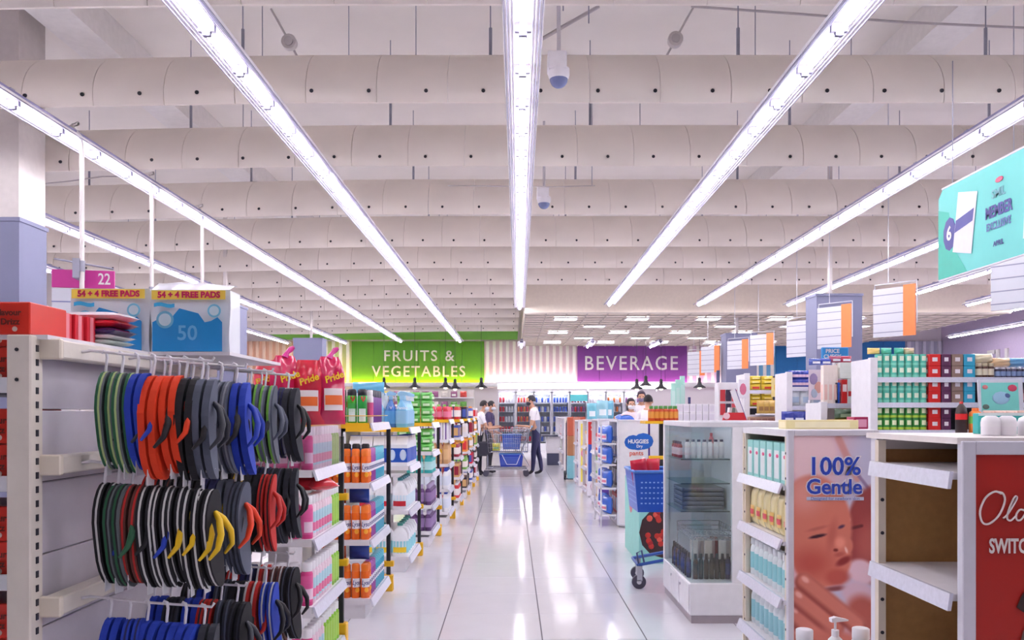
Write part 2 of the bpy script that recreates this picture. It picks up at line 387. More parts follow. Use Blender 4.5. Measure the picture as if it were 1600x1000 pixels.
# wall lettering on the lilac side wall, far end
wl = T('wall_lettering', 'white raised letters ELL on the lilac side wall', 'sign', (XR - .05, 27.2, 3.0))
TX('lettering', 'ELL', 1.0, LET, wl, (0, 0, 0), (0, 0, R(-90)), ext=.03, bold=.02)
# ------------------------------------------------------------------ goods: one of each kind
def band(mb, r, z0, z1, n=14, m=0, sy=1, a0=0, a1=2 * math.pi):
    return mb.grid(lambda u, v: (r * math.cos(a0 + (a1 - a0) * u), sy * r * math.sin(a0 + (a1 - a0) * u), z0 + (z1 - z0) * v), n, 1, m)
def pr_bottle(h, r, bc, cc, lc=None, neck=.4, capf=.15, sy=1, sh=.14, lz=(.18, .62), rough=.3, capw=None, lab2=None):
    def mk():
        zc = (1 - capf) * h; cr = (capw or neck * 1.08) * r
        b = MB().lathe([(r * .9, 0), (r, .02 * h), (r, zc - sh * h), (r * .86, zc - sh * h * .45), (r * neck, zc)], 14, sy=sy).mesh('bottle', C(bc, rough))
        parts = [('cap', MB().lathe([(cr, zc), (cr, h * .985), (cr * .8, h)], 12, sy=sy if capw else 1).mesh('cap', C(cc, .35)))]
        if lc:
            parts.append(('label', band(MB(), r * 1.015, lz[0] * h, lz[1] * h, sy=sy).mesh('label', C(lc, .4)), [('label_band', band(MB(), r * 1.025, (lz[0] + .05) * h, (lz[0] * .5 + lz[1] * .5) * h, sy=sy, a0=-2.2, a1=-.6).mesh('label_band', C(lab2, .4)))] if lab2 else []))
        return (b, parts)
    return proto(('bottle', h, r, bc, cc, lc, neck, capf, sy, sh, lz, capw, lab2), mk)
def pr_aerosol(h, r, bc, cc, lc=None, txt=None, tc=None, capf=.22, mark=None):
    def mk():
        zc = (1 - capf) * h
        b = MB().lathe([(r * .95, 0), (r, .012 * h), (r, zc - .03 * h), (r * .9, zc)], 16).mesh('spray_can', C(bc, .25))
        parts = [('cap', MB().lathe([(r * .94, zc), (r * .94, h * .96), (r * .7, h)], 14).mesh('cap', C(cc, .3)))]
        if lc: parts.append(('label', band(MB(), r * 1.012, .32 * h, .58 * h, a0=-2.7, a1=-.3).mesh('label', C(lc, .4))))
        if txt:
            me = text(txt, h * .19, bold=.0006, ext=.0004, wrap=r * 1.03, shear=.3, sx=.8).copy(); me.materials.append(C(tc, .4))
            for v in me.vertices: v.co.z += .45 * h
            parts.append(('lettering', me))
        if mark == 'heart':
            g = MB().add([(0, -r * 1.04, .62 * h), (.014, -r * .97, .72 * h), (.013, -r * .97, .78 * h), (-.013, -r * .97, .78 * h), (-.014, -r * .97, .72 * h)], [(0, 1, 2, 3, 4)])
            parts.append(('emblem', g.mesh('emblem', C((206, 32, 40), .4))))
            parts.append(('lower_label', band(MB(), r * 1.012, .04 * h, .42 * h, a0=-2.5, a1=-1.0).mesh('label', C((214, 232, 226), .4))))
        if mark == 'fruit':
            parts.append(('fruit_print', MB().ball((0, -r * .93, .24 * h), r * .5, r * .16, .08 * h, 10, 6).mesh('fruit_print', C((250, 170, 30), .4))))
        return (b, parts)
    return proto(('aero', h, r, bc, cc, lc, txt, capf, mark), mk)
def pr_box(w, d, h, c, lc=None, lf=(.12, .88, .15, .8), stripe=None, rough=.4, mark=None):
    def mk():
        b = MB().rbox(-w / 2, w / 2, -d / 2, d / 2, 0, h, min(w, d, h) * .04).mesh('box', C(c, rough))
        parts = []
        if lc:
            q = MB()
            x0, x1, z0, z1 = lf
            q.add([(-w / 2 + w * x0, -d / 2 - .0008, h * z0), (-w / 2 + w * x1, -d / 2 - .0008, h * z0), (-w / 2 + w * x1, -d / 2 - .0008, h * z1), (-w / 2 + w * x0, -d / 2 - .0008, h * z1)], [(0, 1, 2, 3)])
            for s in (-1, 1):
                q.add([(s * (w / 2 + .0008), -d / 2 + d * x0, h * z0), (s * (w / 2 + .0008), -d / 2 + d * x1, h * z0), (s * (w / 2 + .0008), -d / 2 + d * x1, h * z1), (s * (w / 2 + .0008), -d / 2 + d * x0, h * z1)], [(0, 1, 2, 3) if s > 0 else (3, 2, 1, 0)])
            parts.append(('label', q.mesh('label', C(lc, .4))))
        if stripe:
            q = MB().box(-w / 2 - .001, w / 2 + .001, -d / 2 - .001, d / 2 + .001, h * stripe[1], h * stripe[2]); parts.append(('stripe', q.mesh('stripe', C(stripe[0], .4))))
        if mark:
            q = MB().ball((w * mark[1], -d / 2, h * mark[2]), w * mark[3], .003, h * mark[4], 12, 6); parts.append(('printed_mark', q.mesh('printed_mark', C(mark[0], .4))))
        return (b, parts)
    return proto(('box', w, d, h, c, lc, lf, stripe, mark), mk)
def pillow(mb, w, h, d, pw=2.4, m=0, wr=.0, seed=1, n=10, pinch=.0):
    rnd = random.Random(seed); ph = [rnd.uniform(0, 6.28) for _ in range(6)]
    def th(u, v):
        a = max(0, 1 - abs(2 * u - 1) ** pw) ** .6; b = max(0, 1 - abs(2 * v - 1) ** (pw * 1.6)) ** .6
        return a * b * d / 2 * (1 + wr * (math.sin(9 * u + ph[0] + 7 * v) + math.sin(15 * v + ph[1] - 5 * u)))
    def wd(v): return w * (1 - pinch * max(0, (v - .72) / .28) ** 1.5)
    for s in (-1, 1):
        st = len(mb.v)
        mb.grid(lambda u, v: ((u - .5) * wd(v), s * th(u, v), v * h), n, n + 4, m)
        if s > 0:
            k = (n) * (n + 4)
            mb.f[-k:] = [f[::-1] for f in mb.f[-k:]]
    return mb
def pr_pouch(w, h, d, c, lc=None, l2=None, txt=None, tc=None, pinch=.0, rough=.2, seed=1, tail=False, wr=.06):
    def mk():
        mb = pillow(MB(), w, h, d, wr=wr, seed=seed, pinch=pinch)
        b = mb.mesh('pouch', C(c, rough, coat=.5)); parts = []
        if tail: parts.append(('twisted_top', MB().tube([(0, 0, h * .97), (.01, 0, h * 1.04), (.03, 0, h * 1.1), (.045, 0, h * 1.13)], [.02, .010, .014, .008], 6).mesh('twisted_top', C((220, 60, 150), .2))))
        front = lambda z0, z1, x0, x1, mm, e: MB().grid(lambda u, v: (w * (x0 + (x1 - x0) * u), -d / 2 * (max(0, 1 - abs(2 * (x0 + (x1 - x0) * u)) ** 2.4) ** .6) * (1 + 2 * wr) - e, h * (z0 + (z1 - z0) * v)), 4, 3).mesh('label', mm)
        if lc: parts.append(('label', front(.2, .52, -.3, .3, C(lc, .4), .002), [('label_print', front(.28, .42, -.28, .28, C(l2, .4), .004))] if l2 else []))
        if txt:
            me = text(txt, w * .3, bold=.0012, ext=.0006, shear=.15).copy(); me.materials.append(C(tc, .35))
            for v in me.vertices:
                x, y, z = v.co; a = .35; v.co = (x * math.cos(a) - z * math.sin(a), y - d / 2 * (1 + 2 * wr) - .004, x * math.sin(a) + z * math.cos(a) + h * .68)
            parts.append(('lettering', me))
        return (b, parts)
    return proto(('pouch', w, h, d, c, lc, l2, txt, pinch, seed, tail), mk)
def pr_jug(h, w, lc, l2, cc=(60, 140, 130)):
    def mk():
        d = w * .62; r = w / 2
        b = MB().lathe([(r * .92, 0), (r, .03 * h), (r, .5 * h), (r * .9, .66 * h), (r * .55, .82 * h), (r * .3, .88 * h), (r * .26, .93 * h)], 16, sy=.72)
        b.tube([(r * .25, 0, .86 * h), (r * .75, 0, .84 * h), (r * 1.0, 0, .70 * h), (r * .95, 0, .52 * h)], [.012, .014, .014, .018], 8)
        parts = [('cap', MB().lathe([(r * .34, .92 * h), (r * .34, h), (r * .25, h * 1.01)], 12).mesh('cap', C(cc, .3))),
                 ('label', band(MB(), r * 1.012, .1 * h, .46 * h, sy=.72).mesh('label', C(lc, .4)), [('label_print', band(MB(), r * 1.022, .12 * h, .28 * h, sy=.72, a0=-2.4, a1=-.7).mesh('label_print', C(l2, .4)))])]
        return (b.mesh('jug', C((240, 240, 244), .35)), parts)
    return proto(('jug', h, w, lc, l2), mk)
def pr_trigger(h, r, bc, tc, lc):
    def mk():
        b = MB().lathe([(r * .92, 0), (r, .03 * h), (r * 1.0, .38 * h), (r * .8, .55 * h), (r * .34, .72 * h), (r * .3, .78 * h)], 14, sy=.6)
        hd = MB().box(-.016, .016, -.014, .014, .76 * h, .86 * h).prism([(-.03, .86 * h), (.045, .88 * h), (.045, .95 * h), (-.01, h), (-.035, .95 * h)], -.014, .014)
        tr = MB().prism([(.028, .88 * h), (.042, .88 * h), (.05, .74 * h), (.04, .74 * h)], -.006, .006)
        lb = band(MB(), r * 1.02, .1 * h, .46 * h, sy=.6)
        return (b.mesh('spray_bottle', C(bc, .15, coat=.4)), [('trigger_head', hd.mesh('trigger_head', C(tc, .3)), [('trigger', tr.mesh('trigger', C((240, 240, 246), .3)))]), ('label', lb.mesh('label', C(lc, .3)))])
    return proto(('trig', h, r, bc, tc, lc), mk)
def pr_pump(h, r, bc, lc, hc=(240, 240, 246)):
    def mk():
        b = MB().lathe([(r * .9, 0), (r, .03 * h), (r, .58 * h), (r * .8, .66 * h), (r * .4, .71 * h)], 14, sy=.75)
        hd = MB().cyl((0, 0, .7 * h), (0, 0, .8 * h), r * .42, n=10).cyl((0, 0, .8 * h), (0, 0, .93 * h), r * .14, n=8).prism([(-.02, .92 * h), (.052, .93 * h), (.054, .95 * h), (.0, h), (-.022, .98 * h)], -.011, .011)
        return (b.mesh('pump_bottle', C(bc, .3)), [('pump_head', hd.mesh('pump_head', C(hc, .3)))] + ([('label', band(MB(), r * 1.015, .12 * h, .5 * h, sy=.75, a0=-2.6, a1=-.5).mesh('label', C(lc, .4)))] if lc else []))
    return proto(('pump', h, r, bc, lc), mk)
def fill(name, prs, Xf, Y0, z, dx, dy, nx, ny, label, cat, group, inx=.035, iny=.045, rz=0, side=-1, col=None):
    """a near row of nx going away from the aisle, and a column of ny along the aisle; side -1: shelf lies to the -X of its front"""
    prs = prs if isinstance(prs, list) else [prs]; k = 0
    for i in range(nx):
        spawn(name, prs[k % len(prs)], (Xf + side * (inx + dx * i), Y0 + iny, z), label + ', %s from the aisle' % ORD[i], cat, group, rz=rz + random.uniform(-.12, .12)); k += 1
    for j in range(1, ny):
        pl = col or prs
        spawn(name, pl[(j * 3 // max(1, ny)) % len(pl)] if col else pl[k % len(pl)], (Xf + side * inx, Y0 + iny + dy * j, z), label + ', %s along the aisle' % ORD[j], cat, group, rz=rz + random.uniform(-.12, .12)); k += 1
# ------------------------------------------------------------------ shelf units along the aisle
def shelf(parent, x0, x1, y0, y1, z, th=.035, strip=None, near=True, mat=None, lip=.0):
    s = MK('shelf', MB().box(x0, x1, y0, y1, z - th, z), mat or STEEL, parent)
    if strip:                               # price strip along the aisle edge, tilted
        xe = x1 if strip > 0 else x0; e = strip
        MK('price_strip', MB().prism([(xe, z + lip), (xe + e * .012, z + lip), (xe + e * .03, z - th - .016), (xe + e * .018, z - th - .016)], y0, y1, 'y'), STRIP, s)
    return s
def unit(name, label, Xf, Y0, Y1, zs, depth, top, plinth=.1, side=-1, backc=None, strip=True, yellow=None):
    """a display unit whose aisle edge is at Xf; side -1 lies to the -X of it"""
    t = T(name, label, 'shelf unit', (Xf + side * depth / 2, Y0, 0), group='aisle display units')
    a, b = (-depth / 2, depth / 2)
    f = b if side < 0 else a; bk = -f
    Ln = Y1 - Y0
    MK('plinth', MB().box(a + .03, b - .03, .02, Ln - .02, 0, plinth), STEEL, t)
    MK('back_panel', MB().box(min(bk, bk * .94), max(bk, bk * .94), 0, Ln, 0, top), backc or CREAM, t)
    for y in (.02, Ln - .02):
        MK('upright', MB().box(bk * .94 - .02, bk * .94 + .02, y - .02, y + .02, 0, top), STEEL, t)
    for z in zs:
        shelf(t, a, b, 0, Ln, z, strip=(1 if side < 0 else -1) if strip else None, mat=YEL if yellow and abs(z - yellow) < .01 else None)
    return t
def guard_post(x, y, z1, label, clips=()):
    t = T('corner_post', label, 'post', (x, y, 0))
    MK('pole', MB().box(-.014, .014, -.014, .014, .06, z1), BLACK, t)
    MK('foot', MB().rbox(-.035, .035, -.03, .03, 0, .12, .006), YEL, t)
    for c in clips: MK('clip', MB().rbox(-.09, .04, -.022, .022, c - .02, c + .02, .005), YEL, t)
# ------------------------------------------------------------------ flip-flop gondola
XG = -1.31
g = T('flip_flop_gondola', 'cream steel gondola with hang rails full of flip-flops', 'shelf unit', (XG, 2.24, 0))
for y in (0, 1.25):
    u = MK('upright', MB().rbox(-.034, .031, y - .03, y + .03, 0, 1.51, .004), CREAM, g)
    for k in range(38): 
        MK('slot', MB().box(.0305, .033, y - .006, y + .006, .06 + k * .038, .078 + k * .038), DARK, u) if y == 0 and k > 8 else None
    if y == 0:
        for z in (1.47, 1.39): MK('screw', MB().cyl((-.005, -.03, z), (-.005, -.033, z), .005, n=8), BLACK, u)
for k in range(7):
    MK('back_plank', MB().rbox(-.012, .012, .03, 1.22, .11 + k * .2 + .002, .31 + k * .2 - .002, .002), M('pegboard_grey', (206, 200, 208), .5), g)
MK('plinth', MB().box(-.42, .42, 0, 1.25, 0, .1), CREAM, g)
MK('top_shelf', MB().box(-.42, .06, .0, 1.25, 1.50, 1.512), STEEL, g); MK('top_extension', MB().box(.06, .34, .62, 1.25, 1.50, 1.512), STEEL, g)
RODZ = [1.475, 1.16, .775, .42]
RODY = [.13, .42, .72, 1.02]
for z in RODZ:
    r = MK('hang_rail', MB().rbox(.03, .085, .03, 1.22, z - .025, z + .025, .004), CREAM, g)
    MK('rail_end', MB().rbox(.028, .088, .012, .031, z - .028, z + .028, .004), C((232, 222, 204), .5), r)
    for y in RODY:
        MK('hang_rod', MB().tube([(.085, y, z), (.11, y, z + .004), (.28, y, z - .014), (.455, y, z - .026), (.462, y, z - .015)], .0042, 6), C((226, 222, 226), .3), r)
for z in (1.385, 1.12, .855, .59, .33):
    s = MK('shelf', MB().box(-.42, -.034, .0, 1.25, z - .03, z), DARK, g)
    MK('price_strip', MB().box(-.42, -.034, -.012, 0, z - .03, z + .012), C((222, 224, 230), .3), s)
# flip-flops: soles, straps, hanger
def sole_outline(L=.285, w=.052):
    pts = []
    for k in range(24):
        t = 2 * math.pi * k / 24; z = math.cos(t); s = math.sin(t)
        ww = w * (1 - .14 * (1 - z) / 2 - .16 * math.exp(-((z + .15) / .35) ** 2))
        pts.append((s * ww * (abs(s) ** -.12 if abs(s) > .01 else 1), z * L / 2))
    return pts
def pr_flip(base, mid, strap, hook=(236, 234, 240)):
    def mk():
        out = sole_outline(); n = len(out)
        bend = lambda z: -.013 * (2 * z / .285) ** 2 + .01 * z / .285
        def sole(x0):
            mb = MB()
            lay = [(x0, 0), (x0 + .008, 0), (x0 + .008, 1), (x0 + .014, 1), (x0 + .014, 2), (x0 + .020, 2)]
            for (xa, m), (xb, m2) in ((lay[0], lay[1]), (lay[2], lay[3]), (lay[4], lay[5])):
                N = 12                       # slices so that the sole can bend
                vs = [(xa - bend(z), y, z) for y, z in out] + [(xb - bend(z), y, z) for y, z in out]
                mb.add(vs, [(i, (i + 1) % n, n + (i + 1) % n, n + i)[::-1] for i in range(n)], m)
                for off, sg in ((0, 1), (n, -1)):
                    for i in range(n // 2):
                        a, b, c2, d2 = i, i + 1, (n - i - 1) % n, (n - i) % n
                        f = [off + q for q in dict.fromkeys((a, b, c2, d2))]
                        if len(f) > 2: mb.add(vs, [tuple(f if sg > 0 else f[::-1])], m)
            return mb.move((0, 0, -.182))
        def strapm(x0):
            mb = MB()
            for s in (-1, 1):
                P = [(x0 + .002, 0, .075), (x0 + .022, s * .012, .055), (x0 + .036, s * .030, .015), (x0 + .030, s * .044, -.025), (x0 + .002, s * .047, -.055)]
                P = [(x - bend(z), y, z - .182) for x, y, z in P]
                Q = []
                for a in range(len(P) - 1):
                    for q in range(3): Q.append(tuple(P[a][i] * (1 - q / 3) + P[a + 1][i] * q / 3 for i in range(3)))
                Q.append(P[-1]); mb.tube(Q, [.004 + .006 * math.sin(math.pi * min(1, (k + 2) / (len(Q) + 1))) for k in range(len(Q))], 6)
            return mb
        hk = MB().tube([(-.0, 0, .012), (.004, 0, .02), (.012, 0, .016), (.014, 0, .0), (.010, 0, -.03), (.006, 0, -.075)], .004, 6).box(-.002, .016, -.025, .025, -.09, -.07)
        tg = MB().box(-.001, .001, -.028, .006, -.34, -.29).xform(Matrix.Translation((.02, 0, 0)))
        mats = [C(base, .75), C(mid, .75), C({(34, 92, 60): (96, 104, 108), (110, 176, 60): (84, 90, 104), (206, 206, 204): strap}.get(base, base), .75)]
        return (sole(-.006).mesh('sole', mats), [('second_sole', sole(.022).mesh('second_sole', mats)), ('strap', strapm(.041).mesh('strap', C(strap, .5))),
                 ('hook', hk.mesh('hook', C(hook, .3))), ('price_tag', tg.mesh('price_tag', C((226, 226, 230), .4)))])
    return proto(('flip', base, mid, strap), mk)
K = dict(gr=(34, 92, 60), li=(176, 196, 130), bl=(30, 62, 176), or_=(232, 62, 20), bk=(24, 22, 28), gy=(84, 90, 106), lg=(134, 140, 150), wh=(206, 206, 204), ye=(232, 190, 24), nv=(34, 36, 84), rd=(196, 40, 34), br=(92, 46, 40), lime=(110, 176, 60), dg=(46, 48, 58))
def FL(a, b, c): return (K[a], K[b], K[c])
NAMES = {'gr': 'dark green', 'li': 'pale lime', 'bl': 'royal blue', 'or_': 'bright orange', 'bk': 'black', 'gy': 'slate grey', 'lg': 'light grey', 'wh': 'white-edged', 'ye': 'yellow', 'nv': 'navy', 'rd': 'red', 'br': 'brown', 'lime': 'lime', 'dg': 'charcoal'}
LV = ['top', 'second', 'third', 'lowest']; DP = ['nearest', 'second', 'third', 'deepest']
PLAN = {
 (0, 0): ['gr li bk', 'gr li dg', 'bl bl bl', 'or_ or_ bk', 'or_ or_ or_', 'bk bk bk', 'gy gy dg'],
 (0, 1): ['bl bl bl', 'bl nv bl', 'bl bl bl', 'nv bk bk', 'gy dg bk', 'gy lg bk', 'bl bl bl'],
 (0, 2): ['dg bk bk', 'or_ or_ or_', 'bk gy gy', 'gy gy gy', 'lime gy dg', 'lime lg gy'],
 (0, 3): ['bk bk or_', 'dg gy ye', 'bk dg bk', 'bk bk bk', 'nv dg dg', 'dg dg bk'],
 (1, 0): ['bk wh bl', 'gr bk gr', 'br rd bk', 'bk wh bl', 'bk wh ye', 'bk wh ye', 'bk wh ye', 'bk wh ye'],
 (1, 1): ['rd bk rd', 'bk br bk', 'bk bk ye', 'bk bk bk', 'nv nv ye', 'gy gy dg', 'gy dg or_'],
 (1, 2): ['bk bk ye', 'bk gy bk', 'bk bk ye', 'bk ye bk', 'bk bk bk', 'rd bk rd'],
 (1, 3): ['bk bk bk', 'rd dg or_', 'dg rd or_', 'nv bk bk', 'dg gy bk', 'dg dg bk'],
 (2, 0): ['bl bl dg', 'bl nv bl', 'bl bl bk', 'bl bl bl', 'bl bl bl', 'dg dg dg'],
 (2, 1): ['bl bl bl', 'dg bk bk', 'bl bl bl', 'rd dg bk', 'dg gy bk', 'bk dg dg'],
 (2, 2): ['bk dg bk', 'bl bl bl', 'dg gy rd', 'bk bk bk', 'wh rd rd', 'bl wh bk'],
 (2, 3): ['bk bk bk', 'rd wh bl', 'nv nv nv', 'wh rd rd', 'br wh bk', 'bk gy bk'],
 (3, 0): ['bl bl bl', 'dg bk bk', 'bl bl bl', 'nv nv bl', 'bl bl bl', 'bk dg bk'],
 (3, 1): ['bk bk bk', 'bl bl bl', 'dg gy bk', 'bk dg bk', 'br gy bk'],
 (3, 3): ['bk gy bk', 'dg dg bk', 'br br bk', 'bk gy wh'],
}
used = {}
for (lv, dp), lst in PLAN.items():
    z = RODZ[lv]; y = 2.24 + RODY[dp]; n = len(lst)
    for i, s in enumerate(lst):
        a, b, c = s.split(); t = .12 + (.32) * (i + .5) / n + (.0 if n > 6 else .01)
        zz = z - .002 - max(0, (t - .11)) * .072
        lab = '%s flip-flops, %s straps, %s rod of %s rail, %s outward' % (NAMES[a] if b == a else NAMES[a] + ' and ' + NAMES[b], NAMES[c], DP[dp], LV[lv], ORD[i])
        spawn('flip_flops', pr_flip(*FL(a, b, c)), (XG + t, y, zz - .012), lab, 'flip-flops', 'flip-flops hanging on the rails', rot=(random.uniform(-.05, .05), random.uniform(-.05, .03), random.uniform(-.22, .12)), sc=random.uniform(.96, 1.04))
# goods on top of the gondola
PLAST = glass('pack_film', (252, 250, 252), .10, .25)
def pads_pack(x0, x1, y, z0, z1, label, tail):
    w = x1 - x0; h = z1 - z0
    t = T('pads_pack', label, 'pads pack', ((x0 + x1) / 2, y, z0), group='blue and white pads packs')
    mb = MB(); d = .13
    mb.grid(lambda u, v: ((u - .5) * w * (1 - .02 * math.sin(6 * v)), -.055 - .012 * math.sin(u * 3.14) * math.sin(v * 3.14), v * h), 10, 10)
    mb.box(-w / 2 + .004, w / 2 - .004, -.056, d / 2, 0, h)
    MK('pack_body', mb, C((226, 232, 240), .25, coat=.3), t)
    if tail: MK('gathered_film', MB().grid(lambda u, v: ((u - .5) * w * 1.0, -.05 + .09 * v + .008 * math.sin(u * 18), h + (.05 + .012 * math.sin(u * 3.0)) * (v if v < .99 else .7) * (1 - .35 * u)), 12, 3), C((226, 226, 236), .3, coat=.4), t)
    hd = MK('header_strip', MB().add([(-w * .47, -.0695, h * .84), (w * .46, -.0695, h * .84), (w * .46, -.0695, h * .985), (-w * .47, -.0695, h * .985)], [(0, 1, 2, 3)]), C((250, 222, 92), .35), t)
    TX('lettering', '54 + 4 FREE PADS', w * .105, C((206, 30, 96), .4), hd, (0, -.0705, h * .91), bold=.0012, sx=.98)
    pts = [(-.46, .02), (.42, .02), (.42, .48), (.36, .56), (.28, .5), (.2, .48), (.12, .62), (.0, .66), (-.12, .70), (-.2, .58), (-.24, .48), (-.34, .44), (-.4, .52), (-.46, .48)]
    cl = MK('cloud_print', MB().add([(a * w, -.0700, b * h) for a, b in pts], [tuple(range(len(pts)))]), C((36, 140, 206), .3), t)
    TX('lettering', '50', w * .26, C((112, 184, 226), .3), cl, (-.02 * w, -.0705, h * .30), bold=.001)
    for (a, b, r, c) in ((.32, .66, .085, (120, 196, 224)), (-.3, .52, .11, (110, 180, 210))):
        bd = MK('round_badge', MB().cyl((a * w, -.0702, b * h), (a * w, -.0708, b * h), r * w, n=18), C(c, .3), t)
        MK('badge_centre', MB().cyl((a * w, -.0709, b * h), (a * w, -.0713, b * h), r * w * .72, n=18), C((206, 226, 236), .3), bd)
    MK('blue_ribbon', MB().grid(lambda u, v: ((-.44 + .26 * u) * w, -.0702, h * (.72 + .06 * v + .015 * math.sin(u * 6))), 6, 1), C((60, 170, 220), .3), t)
pads_pack(PX(108, 2.9), PX(231, 2.9), 2.97, 1.512, PZ(450, 2.9), 'blue and white pads pack behind the red striped packs, yellow header', False)
pads_pack(PX(233, 2.9), PX(357, 2.9), 2.97, 1.512, PZ(452, 2.9), 'blue and white pads pack with gathered clear film top, yellow header', True)
def red_case(x0, x1, y0, y1, z0, z1, label, txt=True):
    t = T('red_carton', label, 'carton', ((x0 + x1) / 2, y0, z0), group='red cartons of the end gondola'); w = x1 - x0; h = z1 - z0; d = y1 - y0
    MK('carton_body', MB().rbox(-w / 2, w / 2, 0, d, 0, h, .003), C((222, 52, 34), .35), t)
    if txt:
        TX('lettering', 'Flavour', h * .26, C((110, 34, 26), .4), t, (w * .5 - .055, -.006, h * .66), bold=.0008); TX('lettering', 'Drizz', h * .26, C((110, 34, 26), .4), t, (w * .5 - .05, -.006, h * .38), bold=.0008)
        MK('silver_mark', MB().cyl((w * .5 - .04, -.001, h * .17), (w * .5 - .04, -.002, h * .17), h * .08, n=10), C((226, 200, 190), .4), t)
    return t
c1 = red_case(-1.60, -1.295, 2.235, 2.42, 1.512, 1.60, 'red wrapped carton on the gondola top corner, dark lettering')
for k in range(3):
    spawn('red_pack', pr_box(.075, .05, .085, (224, 44, 60), (240, 150, 160), (.3, .7, .0, .98)), (-1.352 + .008 * k, 2.46 + .055 * k, 1.512), 'red and pink film-wrapped pack behind the lettered carton, %s in file' % ORD[k], 'pack', 'film-wrapped red packs')
for k, (c, nm) in enumerate((((214, 236, 226), 'pale mint'), ((236, 220, 226), 'pinkish white'), ((58, 40, 92), 'dark purple'), ((220, 36, 52), 'bright red'), ((240, 226, 232), 'clear film'))):
    spawn('folded_pack', proto(('fold', k), lambda: (pillow(MB(), .19, .15, .024 if k > 1 else .016, 6, wr=.03, seed=k).xform(Matrix.Rotation(R(-90), 4, 'X')).move((0, -.07, .012)).mesh('folded_pack', C(c, .25, coat=.4)), [])),
          (-1.335 + .004 * k, 2.66, 1.513 + (.0, .017, .034, .058, .082)[k]), nm + ' flat pack in the stack in front of the pads', 'pack', 'flat packs stacked on the gondola', rz=-.05)
lvn = ['top', 'second', 'third', 'fourth', 'bottom']
for k, z in enumerate((1.385, 1.12, .855, .59, .33)):
    for q in range(2):
        red_case(-1.72, -1.352, 2.26, 2.5, z + .098 * q, z + .095 + .098 * q, 'red carton with dark lettering, %s of the pair on the %s back shelf' % (('lower', 'upper')[q], lvn[k]))
# ------------------------------------------------------------------ pink bottle unit
unit('pink_goods_display', 'white display unit of pink bottles beside the flip-flops', -.95, 3.95, 4.66, [.06, .38, .70, 1.03], .55, 1.05, .03)
PB = pr_bottle(.205, .029, (226, 70, 142), (240, 236, 240), (232, 96, 160), neck=.85, capf=.2, capw=.9, sh=.05, lz=(.1, .7), lab2=(246, 214, 232))
PBW = pr_bottle(.205, .029, (240, 214, 226), (240, 236, 240), (186, 222, 232), neck=.85, capf=.2, capw=.9, sh=.05, lz=(.1, .6), lab2=(232, 120, 160))
GBW = pr_bottle(.205, .029, (140, 200, 50), (240, 240, 240), (170, 214, 90), neck=.85, capf=.2, capw=.9, sh=.05, lz=(.1, .7))
for z, nm in ((1.03, 'on the top shelf in clear wrap'), (.70, 'on the second shelf'), (.38, 'on the third shelf'), (.06, 'on the bottom shelf')):
    fill('pink_bottle', PB, -.95, 3.95, z, .06, .06, 6, 0, 'pink bottle ' + nm, 'bottle', 'pink bottles ' + nm, rz=.5)
    for j in range(1, 11):
        pr = PBW if z > .3 and j < 8 else (GBW if j >= 8 or (z < .3 and j > 4) else PBW)
        spawn('lime_bottle' if pr is GBW else 'pale_pink_bottle', pr, (-.985, 3.995 + .06 * j, z), ('lime bottle %s, %s along the aisle' if pr is GBW else 'pale pink and blue bottle %s, %s along the aisle') % (nm, ORD[j]), 'bottle', ('lime' if pr is GBW else 'pale pink') + ' bottles ' + nm, rz=1.2)
MK('bottle_wrap', MB().box(-1.32, -.947, 3.957, 4.6, 1.031, 1.245), WRAP, label='clear shrink wrap around the pink bottles on the top shelf', cat='wrap')
PR = pr_pouch(.155, .335, .09, (210, 20, 84), (238, 226, 226), (236, 112, 50), 'Pride', (246, 206, 40), pinch=.42, tail=True, wr=.16)
PR2 = pr_pouch(.15, .315, .085, (214, 26, 58), (238, 226, 226), (236, 112, 50), 'Pride', (246, 206, 40), pinch=.3, seed=4, wr=.16)
for k, (x, y, r, p, nm) in enumerate(((-1.19, 4.06, .0, PR2, 'half hidden by the flip-flops'), (-1.095, 4.03, .6, PR, 'twisted tail next to the flip-flops'), (-.99, 4.05, .25, PR2, 'in the middle of the row'), (-.895, 4.1, .55, PR, 'twisted tail at the aisle end'), (-1.0, 4.3, .6, PR2, 'in the back row'))):
    spawn('detergent_pouch', p, (x, y, 1.246), 'magenta detergent pouch with yellow lettering, ' + nm, 'pouch', 'magenta detergent pouches', rot=(-.04, 0, r))
for k in range(3):
    spawn('red_pouch', pr_pouch(.15, .2, .06, (206, 30, 46), seed=20 + k), (-1.12 + .1 * k, 4.06 + .02 * k, .94), ('innermost', 'middle', 'aisle-side')[k] + ' red pouch lying over the pink bottles below the wrapped pack', 'pouch', rot=(R(-82), 0, .3 * k))
spawn('orange_box', pr_box(.05, .04, .12, (232, 96, 40), (240, 150, 90)), (-1.3, 4.8, 1.36), 'small orange box above the flip-flops beside the magenta pouches', 'box')
spawn('white_stand', pr_box(.12, .3, 1.36, (226, 222, 228)), (-1.32, 4.85, 0), 'plain white stand hidden behind the magenta pouches', 'stand')
guard_post(-.965, 4.70, 1.17, 'black corner post with yellow clips beside the pink bottles', (.83, .46))
